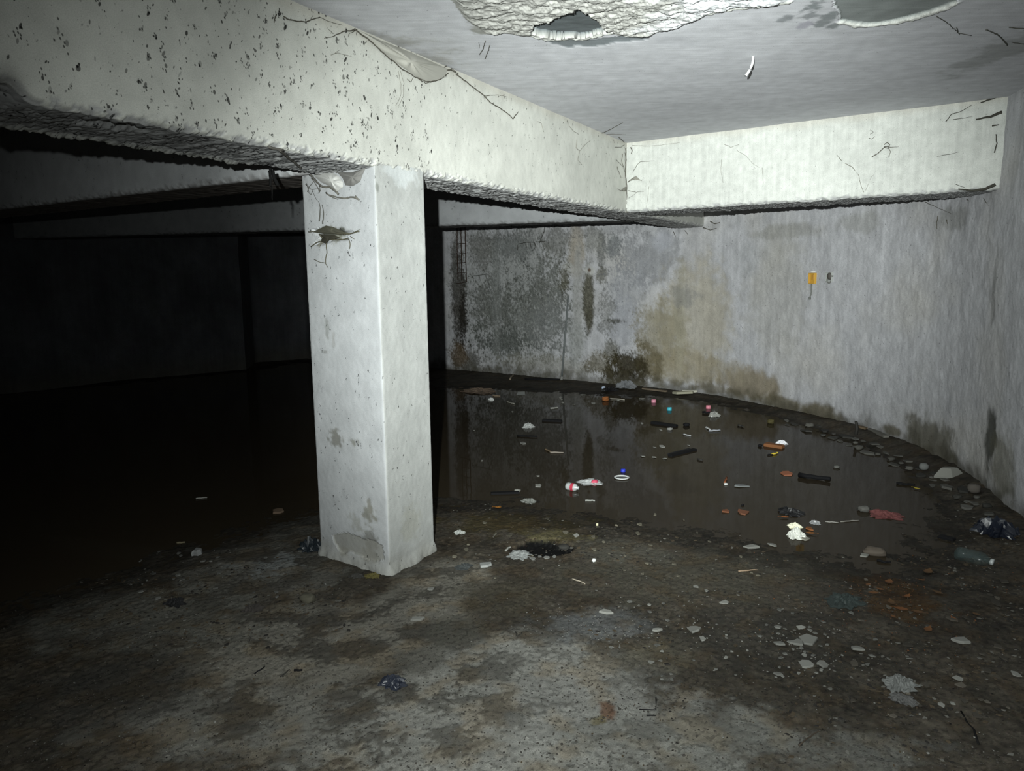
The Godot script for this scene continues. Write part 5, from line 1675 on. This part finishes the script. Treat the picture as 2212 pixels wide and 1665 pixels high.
	stone(1283, 1211, 9, 8, white, "plaster_chip", "white crumb right of and below the black hole", "plaster chip")
	stone(1290, 1134, 5, 7, Color(0.55, 0.52, 0.35), "plaster_chip", "yellowish crumb on the mud between hole and water", "plaster chip")
	bar(1238, 1252, 1265, 1262, 3, Color(0.33, 0.29, 0.23), "twig", "pale thin twig below the black hole", "stick")
	# --- column foot
	cloth(672, 1177, 44, 36, Color(0.012, 0.017, 0.022), "plastic_bag", "black bag tucked behind the left side of the column's foot", "bag", 0.9, 0.4)
	chip(427, 1198, 21, 9, Color(0.2, 0.205, 0.205), "plaster_block", "pale angular block at the left water's edge", "block", "", 0.032)
	cloth(378, 1298, 36, 22, black, "rag", "black rag on the ground left of the column", "rag", 0.5, 0.8)
	cloth(545, 1313, 40, 18, Color(0.04, 0.034, 0.03), "rag", "dark brown rotten rag midway left of the column", "rag", 0.4, 0.9)
	stone(664, 1295, 32, 18, Color(0.085, 0.08, 0.06), "stone", "rounded brown stone on the floor below the column's left side", "stone")
	cloth(805, 1244, 30, 14, Color(0.085, 0.072, 0.02), "moss_clump", "mustard moss clump against the column's front corner", "clump", 0.8, 0.95)
	cloth(772, 1243, 28, 12, Color(0.04, 0.038, 0.034), "rag", "small dark scrap at the column's foot, left of the moss clump", "rag", 0.5, 0.9)
	cloth(1003, 1222, 32, 14, Color(0.04, 0.046, 0.046), "rag", "slate-dark scrap on the pale floor right of the column's foot", "rag", 0.6, 0.8)
	chip(1046, 1223, 34, 14, Color(0.30, 0.31, 0.3), "plaster_chip", "broad pale flake right of the slate-dark scrap", "plaster chip")
	cloth(848, 1470, 46, 26, Color(0.018, 0.022, 0.034), "plastic_scrap", "navy plastic scrap on the pale floor at bottom centre", "plastic scrap", 0.7, 0.4)
	bar(550, 1457, 572, 1441, 3, black, "twig", "straight black twig at lower left, left one of two", "stick")
	bar(608, 1462, 625, 1447, 3, dark, "twig", "dark twig at lower left, right one of two", "stick")
	bar(634, 1449, 652, 1450, 5, black, "wood_sliver", "flat black sliver right of the two lower left twigs", "wood")
	bar(424, 1078, 446, 1076, 3, Color(0.3, 0.3, 0.28), "twig", "pale straw adrift in the black water left of the column", "stick")
	chip(600, 1106, 32, 8, Color(0.14, 0.10, 0.07), "cardboard_scrap", "brown card scrap at the water's edge behind the column's left", "cardboard")
	bar(383, 1174, 400, 1173, 4, Color(0.16, 0.14, 0.09), "twig", "dim stub of stick in the water above the pale angular block", "stick")
	var ks := st_new()
	var kp := []
	for q in [[2076, 1536], [2084, 1550], [2090, 1562], [2104, 1576], [2108, 1590], [2114, 1608]]:
		kp.append(spot(q[0], q[1]) + Vector3(0, 0.0005, 0))
	tube(ks, kp, 0.003, 0.004, 5)
	obj("crack", done(ks), mat(Color(0.012, 0.011, 0.01), 0.95, 0.1), get_node("floor"))
	# --- foreground wires
	var wp := spot(1417, 1535)
	var wt := put("bent_wire", null, null, wp, "black wire bent to a right angle on the pale floor", "wire")
	var ws := st_new()
	var w0 := spot(1381, 1534) - wp
	tube(ws, [w0 + Vector3(0, 0.004, 0), Vector3(0, 0.004, 0), Vector3(0.0, 0.045, -0.01)], 0.0022, 0.0018, 6)
	wt.mesh = done(ws)
	wt.material_override = mat(black)
	bar(1396, 1546, 1416, 1547, 3, black, "twig", "tiny black splinter under the right-angled wire", "stick")
	bar(1726, 1610, 1775, 1575, 3, Color(0.05, 0.04, 0.03), "twig", "long dark twig slanting at the lower right", "stick")
	bar(1113, 1366, 1119, 1376, 3, dark, "twig", "left leg of the small dark V of twigs on the pale floor", "stick")
	bar(1119, 1376, 1128, 1368, 2.5, dark, "twig", "right leg of the small dark V of twigs on the pale floor", "stick")
	bar(1595, 1235, 1636, 1232, 3, Color(0.26, 0.19, 0.13), "twig", "thin ochre twig lying on mud in the right middle ground", "stick")
	# --- plaster pieces in front
	var big := [[1310, 1323, 34, 10, "pale flat flake lying above the grey gravel patch"], [1498, 1360, 34, 22, "large pale flake with two lobes, right of the gravel patch"], [1518, 1381, 16, 16, "pale triangular shard just below the two-lobed flake"], [1565, 1303, 26, 10, "slender pale shard behind the two-lobed flake"],
		[1750, 1385, 44, 18, "long pale slab slanting among right foreground crumbs"], [1720, 1390, 36, 14, "whitish flake left of the long slanting slab"], [1684, 1392, 30, 9, "grey flake, leftmost of the crumbs by the slanting slab"], [1850, 1402, 34, 12, "whitish ragged flake right of the slanting slab"], [1778, 1437, 28, 12, "pale pointed flake below the slanting slab"], [1742, 1437, 30, 18, "smooth grey slab left of the pale pointed flake"],
		[1418, 1362, 36, 10, "mud-smeared pale flake left of the two-lobed flake"], [1407, 1432, 14, 9, "small white flake on the pale floor's upper right edge"], [1503, 1268, 12, 6, "small pale flake on the mud right of the black hole"], [1526, 1277, 10, 7, "tiny white flake on mud, right of its twin"], [1624, 1182, 40, 8, "long pale flake in mud left of the buff tile shard"], [1668, 1178, 22, 8, "buff flake in mud left of the white torn bag"],
		[2076, 1385, 40, 18, "slanting grey slab in the dark right foreground"], [2069, 1466, 18, 9, "pale flake in the dark lower right"], [2035, 1524, 14, 9, "white flake near the crumpled grey rag at lower right"], [2194, 1458, 18, 12, "pale flake at the right border of the photo"], [2056, 1520, 9, 8, "small white crumb right of the lower right white flake"], [1730, 1357, 20, 9, "grey flake above the long slanting slab"], [1680, 1356, 20, 8, "dim flake above the leftmost crumbs by the slanting slab"], [1680, 1457, 22, 9, "half-buried pale flake below the crumbs in the right foreground"],
		[1360, 1300, 14, 9, "grey-blue flake above the gravel patch's right end"], [900, 1340, 40, 10, "thin brown flake on the floor below the column's right side"], [930, 1275, 26, 7, "flat ochre flake below the column's right foot"]]
	for q in big:
		chip(q[0], q[1], q[2] * 0.88, q[3] * 0.85, pale * rng.randf_range(0.6, 0.95), "plaster_flake", q[4], "plaster flake")
	cloth(1944, 1474, 52, 26, Color(0.13, 0.135, 0.13), "rag", "crumpled grey rag in the dark lower right", "rag", 0.7, 0.8)
	cloth(1950, 1508, 46, 16, Color(0.07, 0.07, 0.068), "rag", "darker folded rag below the crumpled grey one", "rag", 0.6, 0.8)
	# many small ones: each is told by its nearest landmark
	used = []
	for q in big:
		used.append([q[0], q[1], q[2] * 0.5])
	scatter(rng, used, 56, "crumbs", func(): return Vector2(rng.randfn(1720, 50), rng.randfn(1390, 22)) if rng.randf() < 0.35 else Vector2(rng.randf_range(1290, 1900), rng.randf_range(1300, 1470)), 6, 12, pale * 0.75, "plaster_crumb", "pale plaster crumb", "crumb", "plaster crumbs of the right foreground")
	scatter(rng, used, 36, "shore", func(): return Vector2(rng.randf_range(960, 1640), rng.randf_range(1112, 1250)), 6, 14, Color(0.15, 0.138, 0.105), "stone_chip", "drab stone chip", "stone chip", "stone chips on the near shore")
	scatter(rng, used, 28, "left", func(): return Vector2(rng.randf_range(300, 660), rng.randf_range(1190, 1300)), 6, 13, Color(0.14, 0.14, 0.13), "stone_chip", "grey stone chip", "stone chip", "stone chips left of the column")
	scatter(rng, used, 34, "right", func(): return Vector2(rng.randf_range(1840, 2195), rng.randf_range(1240, 1560)), 8, 20, Color(0.085, 0.076, 0.062), "dirt_flake", "dull brown flake", "flake", "dirt flakes at the right")
	name_crowd()
	litter()
	gravel()

var crowd := []      # [node, photo x, photo y, what it is]

func free_spot(used: Array, x: float, y: float, r: float) -> bool:
	for u in used:
		if Vector2(x - u[0], (y - u[1]) * 2.2).length() < r + u[2]:
			return false
	used.append([x, y, r])
	return true

func scatter(rng: RandomNumberGenerator, used: Array, many: int, _tag: String, where: Callable, w0: float, w1: float, col: Color, called: String, what: String, cat: String, group: String) -> void:
	var n := 0
	for k in many * 6:
		if n >= many:
			return
		var q: Vector2 = where.call()
		var w := rng.randf_range(w0, w1)
		if not free_spot(used, q.x, q.y, w * 0.6):
			continue
		var shade := rng.randf_range(0.45, 1.15)
		var o := chip(q.x, q.y, w, w * rng.randf_range(0.4, 0.62), col * shade, called, "", cat, group)
		crowd.append([o, q.x, q.y, what])
		n += 1

func litter() -> void:
	# rotten leaf and paint flakes trodden into the dirt, beyond counting
	var rng := RandomNumberGenerator.new()
	rng.seed = 91
	for tone in [["leaf_litter", Color(0.060, 0.046, 0.030), 1500, "trodden brown leaf litter over the dark floor"], ["dirt_scale", Color(0.022, 0.020, 0.018), 1500, "black scales of dirt over the floor"], ["paint_scale", Color(0.115, 0.112, 0.10), 900, "grey paint scales fallen on the floor"]]:
		var st := st_new(false)
		prism(st, chip_outline(17 + int(tone[2]), 1.0, 0.7, 6), -0.02, 0.09, 0.03, Transform3D(Basis(Vector3(0, 0, 1), 0.12), Vector3.ZERO))
		var mm := MultiMesh.new()
		mm.transform_format = MultiMesh.TRANSFORM_3D
		mm.mesh = done(st)
		var xs := []
		for k in tone[2]:
			var c := rng.randf()
			var px := rng.randf_range(1250, 2210)
			var py := rng.randf_range(1150, 1560)
			if c < 0.22:
				px = rng.randf_range(150, 760); py = rng.randf_range(1180, 1400)
			elif c < 0.34:
				px = rng.randf_range(945, 1500); py = rng.randf_range(1085, 1220)
			elif c < 0.45:
				px = rng.randf_range(0, 2200); py = rng.randf_range(1450, 1660)
			elif c < 0.62:
				px = rng.randf_range(1880, 2205); py = 1000 + (px - 1880) * 0.5 + rng.randf_range(0, 190)
			var p := spot(px, py)
			if p.y <= WATER_Y + 0.001 or field(wdf, p.x, p.z) < 0.1 or (p.x > -1.2 and p.x < -0.4 and p.z < -3.8 and p.z > -4.65):
				continue
			var sz := rng.randf_range(0.007, 0.022) * (1.0 + 0.6 * pow(rng.randf(), 4.0))
			if py > 1440 and px < 1700:
				sz *= 0.5
			var b := Basis(Vector3.UP, rng.randf() * TAU) * Basis(Vector3(1, 0, 0), rng.randfn() * 0.15)
			xs.append(Transform3D(b.scaled(Vector3(sz, sz, sz)), p))
		mm.instance_count = xs.size()
		for k in xs.size():
			mm.set_instance_transform(k, xs[k])
		var o := MultiMeshInstance3D.new()
		o.name = numbered(tone[0])
		o.multimesh = mm
		o.material_override = mat(tone[1], 0.7)
		add_child(o, true)
		tag(o, tone[3], "litter", "", "stuff")

func name_crowd() -> void:
	# every small piece is told by the landmark nearest to it, the side it lies on and its order from there
	var marks := [[1127, 851, "the flat grey paper sheet"], [1141, 920, "the crumpled whitish plastic"], [1190, 910, "the short black plank"], [1308, 863, "the orange brick fragment"], [1435, 918, "the charred wedge"], [1412, 869, "the left pink cap"], [1543, 896, "the crumpled foil"], [1474, 980, "the black metal channel"], [1236, 1058, "the red-labelled bottle"], [1140, 944, "the thin black stick"], [1036, 842, "the soggy brown cardboard"],
		[1849, 930, "the dark stake"], [1755, 890, "the wall below the yellow box"], [1900, 938, "the narrow sloping batten"], [1995, 1010, "the round pale stone"], [2046, 1026, "the cone-shaped slab"], [2103, 1058, "the rusty tin can"], [1980, 1057, "the yellow leaf"], [2150, 1143, "the dark blue bag"], [2105, 1213, "the crushed clear bottle"], [1825, 1293, "the dark teal rag"], [1890, 1193, "the flat broken brick"], [2076, 1385, "the slanting grey slab"], [1944, 1474, "the crumpled grey rag"], [1750, 1385, "the long slanting slab"], [1850, 1402, "the ragged whitish flake"], [1498, 1360, "the two-lobed flake"], [1565, 1303, "the slender pale shard"], [1310, 1323, "the pale flat flake"],
		[1719, 1153, "the white torn bag"], [1624, 1182, "the long mud-set flake"], [1170, 1184, "the black hole"], [993, 1149, "the pale crumpled scrap"], [1251, 1257, "the pale thin twig"], [1003, 1222, "the slate-dark scrap"], [1503, 1268, "the twin small flakes"], [427, 1196, "the pale angular block"], [378, 1298, "the black rag"], [545, 1313, "the rotten brown rag"], [664, 1295, "the rounded brown stone"], [672, 1177, "the black bag"], [1742, 1437, "the smooth grey slab"], [2035, 1524, "the lower right white flake"], [2194, 1458, "the flake at the photo's right border"]]
	var groups := {}
	for c in crowd:
		var best := 0
		var bd := 1e9
		for i in marks.size():
			var d := Vector2(c[1] - marks[i][0], (c[2] - marks[i][1]) * 2.4).length()
			if d < bd:
				bd = d
				best = i
		var v := Vector2(c[1] - marks[best][0], (c[2] - marks[best][1]) * 2.4)
		var side := ("right of " if v.x > 0 else "left of ") if absf(v.x) > absf(v.y) else ("in front of " if v.y > 0 else "behind ")
		var key: String = side + marks[best][2] + "|" + c[3]
		if not groups.has(key):
			groups[key] = []
		groups[key].append([bd, c[0]])
	var order := ["nearest", "second nearest", "third nearest", "fourth nearest", "fifth nearest", "sixth nearest", "seventh nearest", "eighth nearest", "ninth nearest", "tenth nearest", "eleventh nearest", "twelfth nearest", "thirteenth nearest", "fourteenth nearest", "fifteenth nearest", "sixteenth nearest"]
	for key in groups:
		var g: Array = groups[key]
		g.sort_custom(func(a, b): return a[0] < b[0])
		var parts: PackedStringArray = key.split("|")
		for k in g.size():
			var text: String = parts[1] + " lying " + parts[0]
			if g.size() > 1:
				text = order[mini(k, 15)] + " " + text
			g[k][1].set_meta("label", text)

func gravel() -> void:
	# grit nobody could count: three tones, real stones
	var rng := RandomNumberGenerator.new()
	rng.seed = 5
	var base := lump(3, Vector3(1, 0.6, 0.8), 0.4, false, 4, 6)
	for tone in [["pale_grit", Color(0.16, 0.158, 0.145), 800, "pale grit scattered over the muddy floor"], ["dark_grit", Color(0.05, 0.046, 0.04), 3600, "dark crumbs of dirt scattered over the floor"], ["rusty_grit", Color(0.11, 0.05, 0.024), 330, "rust-brown specks of leaf and brick on the right shore"]]:
		var mm := MultiMesh.new()
		mm.transform_format = MultiMesh.TRANSFORM_3D
		mm.mesh = base
		var xs := []
		for k in tone[2]:
			var px: float
			var py: float
			if tone[0] == "rusty_grit":
				px = rng.randfn(1930, 120)
				py = rng.randfn(1290, 60)
			elif tone[0] == "pale_grit":
				var c := rng.randf()
				if c < 0.25:
					px = rng.randfn(1320, 80); py = rng.randfn(1355, 24)
				elif c < 0.5:
					px = rng.randfn(1700, 160); py = rng.randfn(1385, 50)
				else:
					px = rng.randf_range(250, 2200); py = rng.randf_range(1120, 1640)
			else:
				px = rng.randf_range(0, 2212); py = 1130 + 535 * pow(rng.randf(), 0.8)
			var p := spot(px, py)
			if p.y <= WATER_Y + 0.001 or (p.x > -1.2 and p.x < -0.4 and p.z < -3.8 and p.z > -4.6):
				continue
			var s := rng.randf_range(0.003, 0.0075) * (1.0 + 0.8 * pow(rng.randf(), 5.0))
			xs.append(Transform3D(Basis(Vector3.UP, rng.randf() * TAU).scaled(Vector3(s, s * 0.8, s)), p))
		mm.instance_count = xs.size()
		for k in xs.size():
			mm.set_instance_transform(k, xs[k])
		var o := MultiMeshInstance3D.new()
		o.name = numbered(tone[0])
		o.multimesh = mm
		o.material_override = mat(tone[1])
		add_child(o, true)
		tag(o, tone[3], "grit", "", "stuff")
